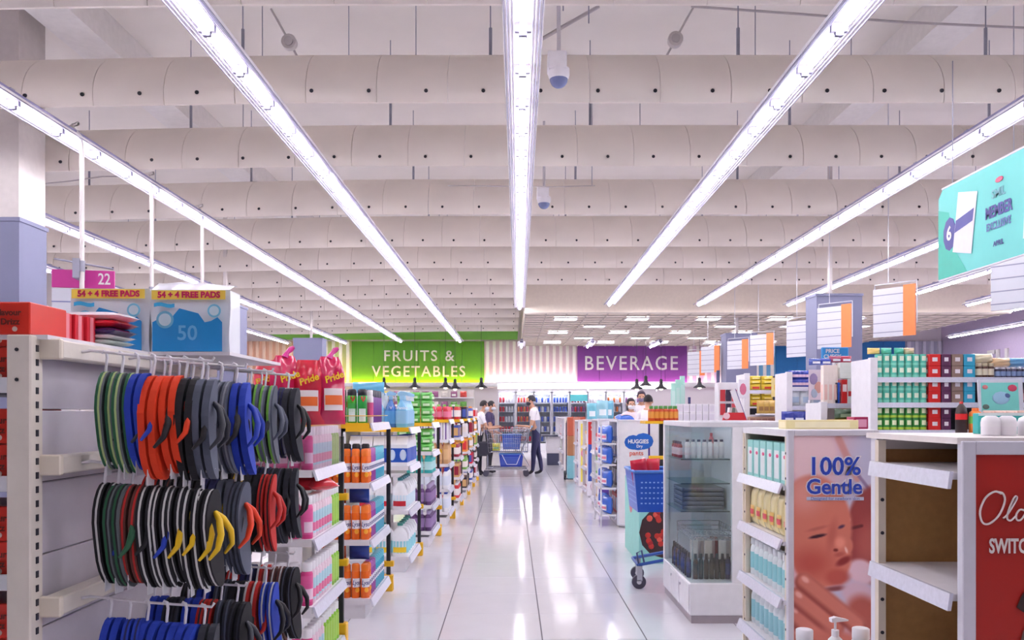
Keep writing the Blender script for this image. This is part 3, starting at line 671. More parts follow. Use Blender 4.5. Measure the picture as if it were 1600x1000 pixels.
# ------------------------------------------------------------------ orange spray unit
unit('spray_can_display', 'white display unit of orange spray cans with a yellow top shelf', -.9, 5.25, 6.0, [.13, .5, .86, 1.24], .55, 1.26, .1, yellow=1.24)
OC = pr_aerosol(.215, .0285, (236, 104, 20), (240, 120, 30), (240, 236, 240), 'Lysol', (36, 40, 120), mark='fruit')
OC2 = pr_aerosol(.215, .0285, (150, 60, 150), (170, 80, 170), (236, 232, 240), 'Lysol', (36, 40, 120))
OC3 = pr_aerosol(.215, .0285, (60, 160, 190), (90, 190, 210), (236, 236, 240), 'Lysol', (36, 40, 120))
for z, nm in ((.86, 'upper'), (.5, 'middle'), (.13, 'lower')):
    fill('orange_spray_can', OC, -.9, 5.25, z, .059, .06, 7, 0, 'orange spray can in front on the %s can shelf' % nm, 'spray can', 'orange spray cans, %s shelf' % nm, rz=.45)
    for j in range(1, 11):
        pr = (OC, OC2, OC3)[min(2, (j + 1) // 3)]
        cn = {id(OC): 'orange', id(OC2): 'purple', id(OC3): 'teal'}[id(pr)]
        spawn(cn + '_spray_can', pr, (-.935, 5.295 + .06 * j, z), '%s spray can along the aisle edge of the %s can shelf, %s in file' % (cn, nm, ORD[j]), 'spray can', '%s spray cans, %s shelf' % (cn, nm), rz=1.1)
for z, nm in ((.5, 'middle'), (.13, 'lower')):
    spawn('blue_pack', pr_pouch(.13, .1, .07, (34, 70, 170), None, seed=31), (-1.0, 5.45, z + .215), 'blue pack lying on the cans of the %s can shelf' % nm, 'pack')
    spawn('orange_pack', pr_pouch(.16, .1, .07, (216, 84, 30), None, seed=32), (-1.16, 5.42, z + .215), 'orange pack lying on the cans of the %s can shelf' % nm, 'pack')
for k in range(6): spawn('black_capped_can', pr_aerosol(.245, .0285, (206, 196, 210), (30, 28, 36), capf=.16), (-.945 - .06 * k, 5.37, .86), 'pale can with black cap behind the orange cans, %s from the aisle' % ORD[k], 'spray can', 'black-capped cans')
GC = pr_aerosol(.215, .031, (36, 156, 62), (30, 28, 36), None, mark='heart', capf=.19)
GC2 = pr_aerosol(.215, .031, (70, 176, 50), (30, 28, 36), (60, 170, 70), capf=.19, mark='heart')
for k in range(5):
    spawn('green_spray_can', (GC, GC2)[k % 2], (-.955 - .066 * k, 5.31, 1.24), 'green spray can with black cap, %s from the aisle on the yellow shelf' % ORD[k], 'spray can', 'green spray cans', rz=.35)
spawn('pink_striped_bottle', pr_bottle(.21, .022, (236, 226, 232), (240, 236, 240), (226, 90, 150), neck=.8, capf=.15, capw=.85, sh=.05), (-.915, 5.36, 1.24), 'pink and white striped bottle at the end of the green cans', 'bottle')
for k in range(6): spawn('violet_spray_can', pr_aerosol(.215, .029, (120, 60, 150), (40, 36, 60)), (-.935, 5.44 + .07 * k, 1.24), 'violet spray can with dark cap behind the striped bottle, %s in file' % ORD[k], 'spray can', 'violet spray cans')
MK('tray_rail', MB().tube([(-1.4, 5.245, 1.285), (-.895, 5.245, 1.285), (-.895, 5.98, 1.285)], .003, 5), C((232, 190, 90), .3), label='thin wire guard rail before the green spray cans', cat='rail')
guard_post(-.905, 6.10, 1.2, 'black corner post between the orange cans and the bleach jugs', (.2,))
# ------------------------------------------------------------------ bleach jug unit
unit('bleach_display', 'white display unit of bleach jugs and white cartons', -.845, 6.79, 7.5, [.13, .51, .87, 1.185], .55, 1.2, .1, yellow=1.185)
J1 = pr_jug(.26, .135, (214, 232, 242), (206, 36, 52), (40, 110, 120)); J2 = pr_jug(.27, .14, (150, 214, 224), (244, 206, 40))
for z, pr, nm in ((.51, J1, 'white bleach jug with red label'), (.13, J2, 'white bleach jug with aqua and yellow label')):
    fill('bleach_jug', pr, -.845, 6.79, z, .14, .12, 3, 5, nm, 'jug', nm + 's', .075, .06)
def mk_gable():
    w, h = .092, .25
    b = MB().box(-w / 2, w / 2, -w / 2, w / 2, 0, h * .7).prism([(-w / 2, h * .7), (w / 2, h * .7), (.004, h * .95), (-.004, h * .95)], -w / 2, w / 2, 'x').box(-w / 2, w / 2, -.004, .004, h * .94, h)
    l = MB().box(-w / 2 - .001, w / 2 + .001, -w / 2 - .001, w / 2 + .001, h * .12, h * .58)
    m = MB().ball((.012, -w / 2 - .001, h * .36), .028, .002, .045, 10, 6)
    return (b.mesh('gable_carton', C((238, 238, 242), .35)), [('label', l.mesh('label', C((34, 84, 186), .35)), [('swirl_print', m.mesh('swirl_print', C((206, 222, 242), .35)))]), ('ridge_edge', MB().box(-w / 2 - .001, w / 2 + .001, -.006, .006, h * .985, h * 1.005).mesh('ridge_edge', C((40, 84, 180), .4)))])
fill('gable_carton', proto('gable', mk_gable), -.845, 6.79, .87, .096, .1, 5, 6, 'white gable-top carton with blue label on the bleach unit', 'carton', 'white gable-top cartons', .055, .06)
TB = pr_trigger(.30, .05, (120, 190, 226), (160, 206, 232), (150, 200, 232)); TB2 = pr_trigger(.30, .05, (60, 120, 200), (150, 200, 236), (90, 160, 220))
for k in range(4):
    o = spawn('trigger_spray_bottle', (TB, TB2, TB, TB)[k], (-.91 - .09 * k, 6.86, 1.185), 'pale blue trigger spray bottle, %s from the aisle above the bleach' % ORD[k], 'spray bottle', 'blue trigger spray bottles', rz=.2)
    TX('lettering', 'Vanish' if k < 1 else 'V', .035, C((236, 244, 250), .3), o, (0, -.034, .16), bold=.0006)
for k in range(5): spawn('trigger_spray_bottle', TB, (-.905, 6.96 + .1 * k, 1.185), 'pale blue trigger spray bottle in the aisle file, %s back' % ORD[k], 'spray bottle', 'blue trigger bottles along the aisle', rz=.9)
spawn('blue_bolster_pack', (pillow(MB(), .26, .09, .1, wr=.05, seed=3).mesh('blue_pack', C((110, 190, 226), .2, coat=.4)), []), (-1.19, 6.9, 1.47), 'puffy light blue pack lying on top behind the green cans', 'pack')
spawn('carton_stack_box', pr_box(.28, .2, .28, (214, 226, 236)), (-1.19, 6.95, 1.19), 'pale carton below the puffy blue pack', 'carton')
guard_post(-.85, 7.62, 1.18, 'black corner post between the bleach jugs and the green bags', (.45,))
# ------------------------------------------------------------------ green bag unit and the ones behind it
unit('green_bag_display', 'white display unit of green bags over purple bottles', -.78, 8.05, 8.75, [.16, .41, .72, .93, 1.21], .5, 1.22, .1, yellow=1.21)
gb = [pr_pouch(.11, .075, .07, (110, 200, 96), (206, 236, 190), None, seed=40 + k) for k in range(3)]
for z, n, nm in ((1.21, 4, 'upper'), (.93, 3, 'lower')):
    for r in range(n):
        for i in range(3):
            spawn('green_bag', gb[(i + r) % 3], (-.835 - .115 * i, 8.12, z + .074 * r), 'small lime green bag, %s pile, %s layer, %s from the aisle' % (nm, ORD[r], ORD[i]), 'bag', 'lime green bags', rz=random.uniform(-.1, .1))
        for j in range(3):
            spawn('green_bag', gb[(j + r) % 3], (-.84, 8.26 + .13 * j, z + .074 * r), 'small lime green bag, aisle side of the %s pile, %s layer, %s back' % (nm, ORD[r], ORD[j]), 'bag', 'lime green bags along the aisle, ' + nm, rz=1.2)
fill('teal_bottle', pr_bottle(.18, .04, (60, 190, 186), (80, 200, 190), (190, 232, 230), neck=.7, capf=.14, sy=.7), -.78, 8.05, .72, .085, .09, 3, 5, 'teal bottle below the green bags', 'bottle', 'teal bottles')
VB = pr_bottle(.2, .032, (92, 52, 110), (170, 150, 190), (150, 120, 170), neck=.5, capf=.2)
for z, nm in ((.41, 'upper'), (.16, 'lower')): fill('purple_bottle', VB, -.78, 8.05, z, .066, .07, 4, 8, 'purple bottle with pale cap, %s of the two purple shelves' % nm, 'bottle', 'purple bottles, %s shelf' % nm)
guard_post(-.785, 8.86, 1.2, 'black corner post just beyond the green bags', (.9, .3))
unit('household_display', 'white display unit of tan bottles and blue-capped white bottles', -.73, 9.55, 10.2, [.17, .43, .72, 1.0, 1.23], .5, 1.24, .1, yellow=1.23)
fill('red_bottle', pr_bottle(.15, .034, (206, 30, 60), (226, 60, 90), (232, 120, 150), neck=.7, capf=.2), -.73, 9.55, 1.23, .072, .08, 5, 7, 'red bottle on the yellow shelf beyond the green bags', 'bottle', 'red bottles')
fill('purple_striped_carton', pr_box(.06, .06, .2, (238, 234, 240), (110, 70, 150), (.38, .62, 0, 1)), -.73, 9.55, 1.0, .065, .07, 5, 7, 'white carton with a purple stripe', 'carton', 'purple striped cartons')
fill('tan_bottle', pr_bottle(.27, .032, (208, 160, 110), (226, 200, 160), (222, 180, 130), neck=.6, capf=.14), -.73, 9.55, .72, .066, .07, 5, 7, 'tall tan bottle in the household display', 'bottle', 'tan bottles')
WBB = pr_bottle(.24, .033, (240, 240, 244), (40, 70, 180), (226, 232, 244), neck=.55, capf=.16)
for z, nm in ((.43, 'upper'), (.17, 'lower')): fill('white_bottle', WBB, -.73, 9.55, z, .07, .07, 5, 7, 'white bottle with blue cap, %s row under the tan bottles' % nm, 'bottle', 'white bottles with blue caps, %s' % nm)
guard_post(-.735, 10.3, 1.2, 'black corner post beyond the tan bottles', (.9, .25))
PAL = [((208, 36, 46), 'red'), ((236, 232, 236), 'white'), ((214, 170, 110), 'tan'), ((60, 44, 52), 'dark brown'), ((150, 30, 56), 'maroon'), ((120, 180, 80), 'green'), ((70, 90, 170), 'blue'), ((232, 150, 60), 'orange')]
UN = ['biscuit', 'snack', 'noodle', 'coffee', 'sauce']
for k, (Xf, Y0) in enumerate(((-.70, 11.1), (-.68, 12.6), (-.67, 14.1), (-.66, 15.5))):
    nm = ('tan-bottle side', 'second', 'third', 'shopper side')[k]
    unit(('snack_display'), 'far white display unit with red and mixed goods, %s of the four' % nm, Xf, Y0, Y0 + .6, [.17, .45, .72, .98, 1.22], .45, 1.23, .1, yellow=1.22)
    for q, z in enumerate((.17, .45, .72, .98, 1.22)):
        c, cn = PAL[(k * 3 + q * 2) % 8]; c2, cn2 = PAL[(k + q * 3 + 1) % 8]
        pr = pr_box(.075, .08, .16 + .02 * (q % 3), c, c2) if (k + q) % 2 else pr_bottle(.2, .034, c, c2, (236, 226, 220), neck=.6)
        fill('carton' if (k + q) % 2 else 'bottle', pr, Xf, Y0, z, .08, .085, 4, 6, '%s and %s goods, %s shelf, %s far display' % (cn, cn2, LV[3 - q] if q < 4 else 'yellow top', nm), 'carton' if (k + q) % 2 else 'bottle', 'goods %d on far display %d' % (q, k), .045, .045)
    guard_post(Xf - .02, Y0 + .7, 1.2, 'black post with yellow foot beside the far display, %s' % nm, (.9, .4))
# ------------------------------------------------------------------ painted posters (flat prints)
def vcol_mat(name):
    if name in MATS: return MATS[name]
    m = bpy.data.materials.new(name); MATS[name] = m; m.use_nodes = True; nt = m.node_tree
    a = nt.nodes.new('ShaderNodeAttribute'); a.attribute_name = 'print'; b = nt.nodes['Principled BSDF']; b.inputs['Roughness'].default_value = .3
    nt.links.new(a.outputs['Color'], b.inputs['Base Color']); return m
def print_sheet(name, parent, x0, x1, z0, z1, nu, nv, fn, y=0, mat='printed_paper'):
    mb = MB().grid(lambda u, v: (x0 + (x1 - x0) * u, y, z0 + (z1 - z0) * v), nu, nv, 0, False)
    me = mb.mesh(name, vcol_mat(mat)); at = me.color_attributes.new('print', 'FLOAT_COLOR', 'POINT')
    buf = []
    for j in range(nv + 1):
        for i in range(nu + 1): buf += [*lin(fn(i / nu, 1 - j / nv)), 1]
    at.data.foreach_set('color', buf)
    return OB(name, me, parent)
def sstep(a, b, x): t = max(0, min(1, (x - a) / (b - a) if b != a else 0)); return t * t * (3 - 2 * t)
def ell(x, y, cx, cy, rx, ry, ang=0, soft=.25):
    a = math.radians(ang); dx, dy = x - cx, y - cy
    u = (dx * math.cos(a) + dy * math.sin(a)) / rx; v = (-dx * math.sin(a) + dy * math.cos(a)) / ry
    return 1 - sstep(1 - soft, 1 + soft * .3, math.sqrt(u * u + v * v))
def cap(x, y, ax, ay, bx, by, r, soft=.2):
    vx, vy = bx - ax, by - ay; t = max(0, min(1, ((x - ax) * vx + (y - ay) * vy) / (vx * vx + vy * vy)))
    return 1 - sstep(1 - soft, 1 + soft * .3, math.hypot(x - ax - vx * t, y - ay - vy * t) / r)
def mixc(c, d, t): return tuple(a + (b - a) * t for a, b in zip(c, d))
def baby(u, v):
    x = 40 + u * 360; y = 62 + v * 1110
    c = mixc((222, 206, 216), (198, 214, 236), sstep(230, 400, x + y * .2))
    c = mixc(c, (236, 222, 226), ell(x, y, 120, 150, 130, 130))
    c = mixc(c, (206, 160, 150), cap(x, y, 245, 75, 330, 260, 20, .6) * .8)
    c = mixc(c, (120, 120, 160), cap(x, y, 300, 200, 400, 330, 9, .4) * .8)
    c = mixc(c, (150, 84, 80), ell(x, y, 420, 520, 150, 240, 0, .12))                 # the adult's cheek
    c = mixc(c, (190, 122, 108), ell(x, y, 380, 560, 70, 130, 0, .8) * .7)
    c = mixc(c, (84, 40, 48), cap(x, y, 300, 490, 350, 478, 9, .6) * .8)
    c = mixc(c, (236, 226, 232), cap(x, y, 250, 375, 290, 450, 12, .6))
    c = mixc(c, (226, 214, 226), ell(x, y, 350, 690, 75, 60, 30, .3))
    hd = max(ell(x, y, 140, 470, 170, 235, -8, .10), ell(x, y, 170, 620, 140, 150, 0, .12), ell(x, y, 262, 570, 52, 60, 0, .2))
    c = mixc(c, (206, 142, 122), hd)
    c = mixc(c, (224, 182, 172), ell(x, y, 90, 330, 110, 110, 0, .9) * hd * .7)
    c = mixc(c, (176, 92, 80), ell(x, y, 120, 650, 120, 90, 0, .9) * hd * .75)
    c = mixc(c, (170, 96, 84), ell(x, y, 215, 520, 26, 90, 10, .9) * hd * .5)
    c = mixc(c, (60, 42, 62), ell(x, y, 150, 526, 46, 9, -12, .5))
    c = mixc(c, (74, 60, 88), ell(x, y, 258, 482, 19, 9, -24, .6))
    c = mixc(c, (168, 104, 92), ell(x, y, 150, 490, 60, 10, -14, .8) * .6)
    c = mixc(c, (228, 168, 146), ell(x, y, 252, 556, 30, 34, 0, .7))
    c = mixc(c, (120, 56, 52), ell(x, y, 232, 590, 13, 9, 0, .5)); c = mixc(c, (236, 214, 206), ell(x, y, 280, 590, 7, 20, -20, .6))
    c = mixc(c, (138, 62, 60), ell(x, y, 268, 640, 46, 20, -30, .6)); c = mixc(c, (168, 90, 80), ell(x, y, 250, 610, 30, 14, -10, .7) * .6)
    c = mixc(c, (186, 108, 94), ell(x, y, 240, 715, 66, 46, 0, .5)); c = mixc(c, (118, 62, 60), ell(x, y, 230, 768, 80, 14, -6, .7) * .8)
    c = mixc(c, (214, 204, 218), ell(x, y, 340, 800, 95, 70, 30, .35))
    c = mixc(c, (180, 112, 96), ell(x, y, 360, 900, 90, 120, -20, .4))
    for ax, ay, bx, by, r in ((60, 980, 180, 1180, 70), (40, 870, 190, 1010, 52), (60, 800, 230, 940, 46), (90, 730, 330, 930, 42)):
        c = mixc(c, (142, 80, 70), cap(x, y, ax - 4, ay + 8, bx - 4, by + 8, r * 1.08, .35)); c = mixc(c, (206, 146, 128), cap(x, y, ax, ay, bx, by, r * 1.0, .6))
        c = mixc(c, (232, 196, 186), ell(x, y, ax + 4, ay - 4, 24, 14, 40, .6))
    c = mixc(c, (200, 136, 118), ell(x, y, 250, 1060, 170, 120, 20, .4))
    return tuple(min(255, 255 * (q / 255) ** e * g) for q, e, g in zip(c, (1.0, 1.15, 1.1), (1.06, 1.0, 1.0)))
def end_frame(t, x0, x1, z0, z1, b=.028, mat=None, y=0):
    for a in ((x0, x0 + b, z0, z1), (x1 - b, x1, z0, z1), (x0 + b, x1 - b, z1 - b, z1), (x0 + b, x1 - b, z0, z0 + b)):
        MK('frame', MB().rbox(a[0], a[1], y - .014, y + .02, a[2], a[3], .003), mat or C((214, 212, 222), .35), t)
# ------------------------------------------------------------------ baby care display
bx = 1.30
t = T('baby_care_display', 'white display with a printed baby poster on its end panel', 'shelf unit', (bx, 3.93, 0))
MK('end_board', MB().box(.004, .426, .002, .018, 0, 1.21), WHITE, t)
end_frame(t, 0, .43, .02, 1.222)
ps = print_sheet('poster', t, .028, .402, .06, 1.195, 90, 240, baby, -.004)
pw = .43 / 140
def ptx(X, Y): return ((1225 + X / 2.94 - 1230) / 331, -.007, 1.3 - (660 + Y / 2.94 - 646) / 331)
BLU = C((38, 72, 190), .35); HALO = C((238, 234, 242), .4)
for s, X, Y, sz, sx in (('100%', 228, 205, .118, .98), ('Gentle', 228, 298, .098, .98)):
    lx, ly, lz = ptx(X, Y)
    TX('lettering_halo', s, sz, HALO, ps, (lx, ly + .001, lz), bold=.007, sx=sx, ext=.0003)
    TX('lettering', s, sz, BLU, ps, (lx, ly - .001, lz), bold=.0022, sx=sx, ext=.0003)
lx, ly, lz = ptx(228, 350)
MK('caption_strip', MB().box(lx - .13, lx + .14, ly, ly + .001, lz - .008, lz + .008), C((206, 212, 236), .4), ps)
TX('caption', 'Designed for newborn skin', .021, C((90, 110, 190), .4), ps, (lx + .004, ly - .001, lz), ext=.0002)
MK('back_panel', MB().box(.38, .40, .02, .76, 0, 1.2), C((232, 222, 204), .5), t)
MK('far_board', MB().box(0, .40, .74, .76, 0, 1.2), C((232, 220, 198), .5), t)
MK('plinth', MB().box(.02, .4, .02, .75, 0, .12), WHITE, t)
MK('top_board', MB().box(0, .43, .02, .76, 1.19, 1.222), WHITE, t)
for y in (.035, .735):
    u = MK('upright', MB().box(.005, .03, y - .015, y + .015, 0, 1.2), C((232, 222, 204), .5), t)
    for k in range(9): MK('hole', MB().cyl((.0055, y, .15 + .12 * k), (.003, y, .15 + .12 * k), .006, n=8), DARK, u)
for z in (.955, .69, .41, .14): shelf(t, -.012, .38, .02, .74, z, .02, strip=-1, lip=.012)
Mint = pr_box(.1, .07, .2, (150, 214, 208), (232, 240, 240), (.15, .85, .1, .8), mark=((226, 70, 130), .1, .66, .22, .05))
for k in range(6): spawn('mint_carton', Mint, (bx + .05, 4.02 + .115 * k, .956), 'mint green carton on the top shelf, %s from the baby poster' % ORD[k], 'carton', 'mint cartons', rz=-R(90))
YB = pr_pouch(.11, .2, .05, (240, 226, 170), (236, 196, 110), (226, 90, 100), seed=51, wr=.02)
for k in range(6): spawn('cream_pouch', YB, (bx + .05, 4.02 + .115 * k, .692), 'cream yellow pouch on the second shelf, %s from the baby poster' % ORD[k], 'pouch', 'cream pouches', rz=-R(90))
WBt = pr_bottle(.2, .034, (232, 240, 242), (236, 240, 244), (150, 214, 220), neck=.6, capf=.18, sy=.7)
for k in range(9): spawn('lotion_bottle', WBt, (bx + .05, 4.0 + .078 * k, .411), 'white and aqua lotion bottle on the third shelf, %s from the poster' % ORD[k], 'bottle', 'lotion bottles', rz=-R(90))
PBt = pr_pump(.26, .034, (228, 236, 240), (150, 206, 216))
for k in range(9): spawn('pump_bottle', PBt, (bx + .06, 4.0 + .078 * k, .141), 'white pump bottle on the lowest shelf, %s from the poster' % ORD[k], 'bottle', 'pump bottles of the lowest shelf', rz=-R(70))
spawn('aqua_box', pr_box(.12, .08, .1, (90, 190, 214)), (bx - .0 + .02, 4.02, .142 + .0), 'small aqua box in front of the pump bottles', 'box', rz=0) if False else None
spawn('pale_yellow_box', pr_box(.36, .12, .045, (240, 228, 170), (250, 240, 200)), (PX(1278, 4.2), 4.2, 1.2225), 'long pale yellow carton lying on the baby care display', 'carton')
spawn('red_pack', pr_box(.07, .1, .06, (176, 40, 90), (226, 160, 190)), (PX(1342, 4.2), 4.22, 1.2225), 'small magenta pack beside the long yellow carton', 'pack')
# pump bottles on a low plinth before the baby poster
pl = T('low_plinth', 'low white plinth in front of the baby poster', 'plinth', (1.30, 3.42, 0))
MK('plinth_body', MB().rbox(-.16, .16, -.13, .13, .03, .2, .005), WHITE, pl); MK('kick', MB().box(-.15, .15, -.12, .12, 0, .03), GREYC, pl)
for k, (x, h) in enumerate(((1257, .22), (1305, .27), (1345, .225))):
    pr = pr_pump(h, .036, (240, 240, 244), (206, 214, 232)) if k == 1 else pr_bottle(h, .036, (240, 238, 242), (236, 236, 242), (220, 222, 236), neck=.9, capf=.2, capw=.95, sh=.03)
    spawn('pump_bottle' if k == 1 else 'white_bottle', pr, (PX(x, 3.4), 3.4, .2), ('white round-capped bottle below the baby chin', 'white pump bottle standing before the baby poster', 'white round-capped bottle at the poster edge')[k], 'bottle', rz=.2)
# ------------------------------------------------------------------ empty display with the red poster
ex = 1.385
t = T('empty_display', 'empty white display with brown board and a red end poster', 'shelf unit', (ex, 2.57, 0))
MK('end_board', MB().box(.004, .556, .002, .018, 0, 1.205), WHITE, t)
end_frame(t, 0, .56, .02, 1.215, .042)
rp = MK('poster', MB().box(.042, .52, -.006, 0, .06, 1.175), M('red_print', (172, 26, 10), .5, var=.04, scale=3), t)
def rpt(X, Y): return ((1460 + X / 3.125 - 800) * 2.57 / F - ex, -.010, 1.3 - (680 + Y / 3.125 - 646) * 2.57 / F)
def stroke(pts, r):
    P = [Vector(rpt(*p)) for p in pts]; Q = []
    for i in range(len(P) - 1):
        p0 = P[max(0, i - 1)]; p1 = P[i]; p2 = P[i + 1]; p3 = P[min(len(P) - 1, i + 2)]
        for k in range(5):
            s = k / 5; Q.append(.5 * ((2 * p1) + (-p0 + p2) * s + (2 * p0 - 5 * p1 + 4 * p2 - p3) * s * s + (-p0 + 3 * p1 - 3 * p2 + p3) * s ** 3))
    Q.append(P[-1]); return MB().tube(Q, r, 6)
LW = C((238, 226, 222), .4)
MK('script_lettering', stroke([(318, 284), (285, 274), (240, 305), (214, 370), (226, 424), (262, 428), (308, 386), (334, 322), (326, 284), (300, 276)], .0034), LW, rp)
MK('script_lettering', stroke([(326, 404), (348, 384), (388, 318), (392, 298), (378, 306), (352, 366), (346, 404), (364, 414), (392, 388)], .003), LW, rp)
MK('script_lettering', stroke([(432, 366), (408, 362), (390, 386), (394, 412), (416, 408), (440, 366), (462, 300), (440, 380), (444, 412), (466, 400)], .003), LW, rp)
q = rpt(258, 542); TX('lettering', 'SWITC', .062, LW, rp, q, sx=.62, bold=.0018, align='LEFT')
MK('dark_curl_print', MB().add([rpt(*p) for p in ((392, 836), (412, 790), (440, 742), (500, 720), (560, 760), (560, 900), (470, 880), (420, 858))], [tuple(range(8))[::-1]]), C((52, 30, 26), .5), rp)
MK('grey_print', MB().add([rpt(*p) for p in ((410, 1010), (424, 950), (470, 920), (560, 930), (560, 1080), (430, 1080))], [tuple(range(6))[::-1]]), C((120, 92, 84), .5), rp)
BRN = M('hardboard', (178, 132, 78), .75, var=.12, scale=30)
MK('far_board', MB().box(.012, .54, .60, .62, 0, 1.18), BRN, t)
for x in (.0, .53): MK('far_post', MB().box(x, x + .025, .59, .64, 0, 1.205), C((224, 222, 230), .4), t)
MK('far_rail', MB().box(.02, .54, .59, .60, 1.165, 1.20), C((220, 212, 208), .4), t)
MK('back_panel', MB().box(.54, .555, .02, .62, 0, 1.2), BRN, t)
MK('plinth', MB().box(.02, .54, .02, .61, 0, .1), WHITE, t)
up = MK('upright', MB().box(-.004, .024, .565, .595, 0, 1.2), C((226, 214, 196), .5), t)
for k in range(9): MK('hole', MB().cyl((.01, .565, .1 + .125 * k), (.01, .562, .1 + .125 * k), .007, n=8), BROWN if False else DARK, up)
for z in (1.115, .735, .36):
    s = MK('shelf', MB().prism([(-.01, z), (.52, z + .0), (.52, z - .022), (-.01, z - .022)], .03, .6, 'y'), STEEL, t)
    MK('price_strip', MB().prism([(-.01, z + .004), (-.022, z + .004), (-.030, z - .050), (-.018, z - .050)], .02, .6, 'y'), STRIP, s)
MK('top_board', MB().box(-.01, .56, .0, .66, 1.205, 1.225), C((234, 226, 222), .45), t)
tb_ = T('teal_carton', 'flat teal carton standing behind the white jars', 'carton', (PX(1580, 3.02), 3.02, 1.226))
MK('carton_body', MB().rbox(-.13, .2, -.02, .02, 0, .075, .003), C((60, 180, 176), .35), tb_); MK('pale_edge', MB().box(-.13, .2, -.021, -.02, .066, .076), C((226, 240, 240), .35), tb_)
for k, (x, r) in enumerate(((1548, .03), (1573, .03), (1610, .038))):
    spawn('white_jar', proto(('jar', r), lambda: (MB().lathe([(r * .95, 0), (r, .006), (r, .03)], 18).mesh('jar', C((238, 234, 240), .35)), [('dome_lid', MB().lathe([(r * 1.02, .03), (r * 1.02, .045), (r * .9, .058), (r * .5, .066)], 18).mesh('dome_lid', C((240, 238, 242), .3)))])), (PX(x, 2.8), 2.8, 1.226), ('innermost', 'middle', 'largest')[k] + ' white domed jar on top of the empty display', 'jar')
# ------------------------------------------------------------------ glass cabinet
cx0, cx1, cy0, cy1 = 1.1, 1.78, 5.14, 6.05
t = T('glass_cabinet', 'white display cabinet with glass sides and glass shelves', 'display cabinet', (cx0, cy0, 0))
cw, cd = cx1 - cx0, cy1 - cy0
MK('kick', MB().box(.01, cw - .01, .01, cd - .01, 0, .05), C((170, 160, 166), .4), t)
base = MK('base', MB().rbox(0, cw, 0, cd, .05, .25, .004), C((238, 236, 241), .3), t)
for y in (.3, .6): 
    d = MK('cupboard_door', MB().rbox(-.008, -.0, y - .27 if y > .3 else .02, y, .06, .24, .002), C((240, 238, 243), .25), t)
    MK('lock', MB().cyl((-.008, y - .05, .2), (-.016, y - .05, .2), .008, n=10), CHROME, d)
for a in ((0, cw, 0, .04), (0, cw, cd - .04, cd), (0, .04, .04, cd - .04), (cw - .04, cw, .04, cd - .04)): MK('top_frame', MB().rbox(*a, 1.215, 1.25, .004), C((232, 230, 236), .3), t)
MK('top_glass', MB().box(.04, cw - .04, .04, cd - .04, 1.228, 1.234), GLASS, t)
for (x, y, w) in ((.0, cd - .035, .035), (cw - .035, cd - .035, .035), (cw - .035, 0, .035), (.262, 0, .075)):
    MK('post', MB().rbox(x, x + w, y, y + .035, .25, 1.215, .003), C((240, 238, 243), .3), t)
MK('glass_pane', MB().box(.008, .014, .01, cd - .03, .25, 1.215), GLASS, t)
MK('glass_pane', MB().box(.014, .262, .012, .018, .25, 1.215), GLASS, t)
MK('glass_pane', MB().box(.337, cw - .03, .012, .018, .25, 1.215), glass('blue_glass', (196, 216, 236), .08, fres=False), t)
MK('back_panel', MB().box(.03, cw - .03, cd - .02, cd - .005, .25, 1.215), C((214, 218, 228), .25), t)
MK('inner_wall', MB().box(.345, .36, .04, cd - .02, .25, 1.215), C((222, 224, 234), .3), t)
for z in (1.0, .84, .655):
    MK('glass_shelf', MB().box(.016, .34, .36, cd - .03, z - .008, z), glass('green_edge_glass', (236, 244, 242), .10, fres=False), t)
    MK('shelf_edge', MB().box(.016, .34, .356, .36, z - .008, z), C((70, 84, 92), .3), t)
WC = pr_bottle(.125, .0175, (240, 236, 238), (46, 40, 84), (232, 226, 232), neck=.6, capf=.12)
for k in range(7): spawn('lotion_bottle', WC, (1.172 + .038 * k, 5.56, 1.001), 'small white bottle with dark cap, %s along the cabinet top shelf' % ORD[k], 'bottle', 'small white bottles in the cabinet')
for k in range(4): spawn('red_bottle', pr_bottle(.11, .016, (160, 50, 70), (60, 40, 80), (236, 210, 220), neck=.6), (1.135, 5.62 + .07 * k, 1.001), 'small dark red bottle by the cabinet glass, %s behind the white bottles' % ORD[k], 'bottle', 'dark red bottles in the cabinet')
spawn('pink_bottle', pr_bottle(.16, .016, (214, 110, 130), (190, 70, 90), None, neck=.6), (1.425, 5.95, 1.001), 'single pink bottle at the back of the cabinet top shelf', 'bottle')
for k in range(5): spawn('grey_tray', pr_box(.28, .3, .024, (96, 100, 112), (130, 136, 146), (.05, .95, .6, .95)), (1.285, 5.74, .656 + .03 * k), 'dark grey tray, %s from the bottom of the cabinet stack' % ORD[k], 'tray', 'stacked grey trays')
wb_ = MB()
for k in range(9):
    y = .12 + .06 * k; wb_.tube([(.04, y, .56), (.05, y, .50), (.32, y, .50), (.33, y, .56)], .0022, 4)
for z in (.56, .53, .50): wb_.tube([(.04, .12, z), (.33, .12, z), (.33, .6, z), (.04, .6, z), (.04, .12, z)], .003, 4)
for k in range(8): wb_.tube([(.06 + .035 * k, .12, .56), (.06 + .035 * k, .12, .50), (.06 + .035 * k, .6, .50)], .0022, 4)
for x in (.04, .33):
    for y in (.12, .6): wb_.cyl((x, y, .25), (x, y, .56), .004, n=5)
bk = T('wire_rack', 'chrome wire rack inside the lower part of the cabinet', 'rack', (cx0, cy0, 0)); MK('wire_frame', wb_, CHROME, bk)
pl_ = [(236, 226, 222), (196, 176, 170), (210, 190, 180), (226, 214, 206), (180, 150, 150), (150, 40, 50)]
for k in range(9): spawn('sachet', pr_pouch(.05, .13, .02, pl_[k % 6], None, seed=60 + k), (1.16 + .03 * k, 5.3 + .05 * (k % 3), .37), '%s hanging sachet in the cabinet wire rack' % ORD[k], 'sachet', 'sachets in the cabinet')
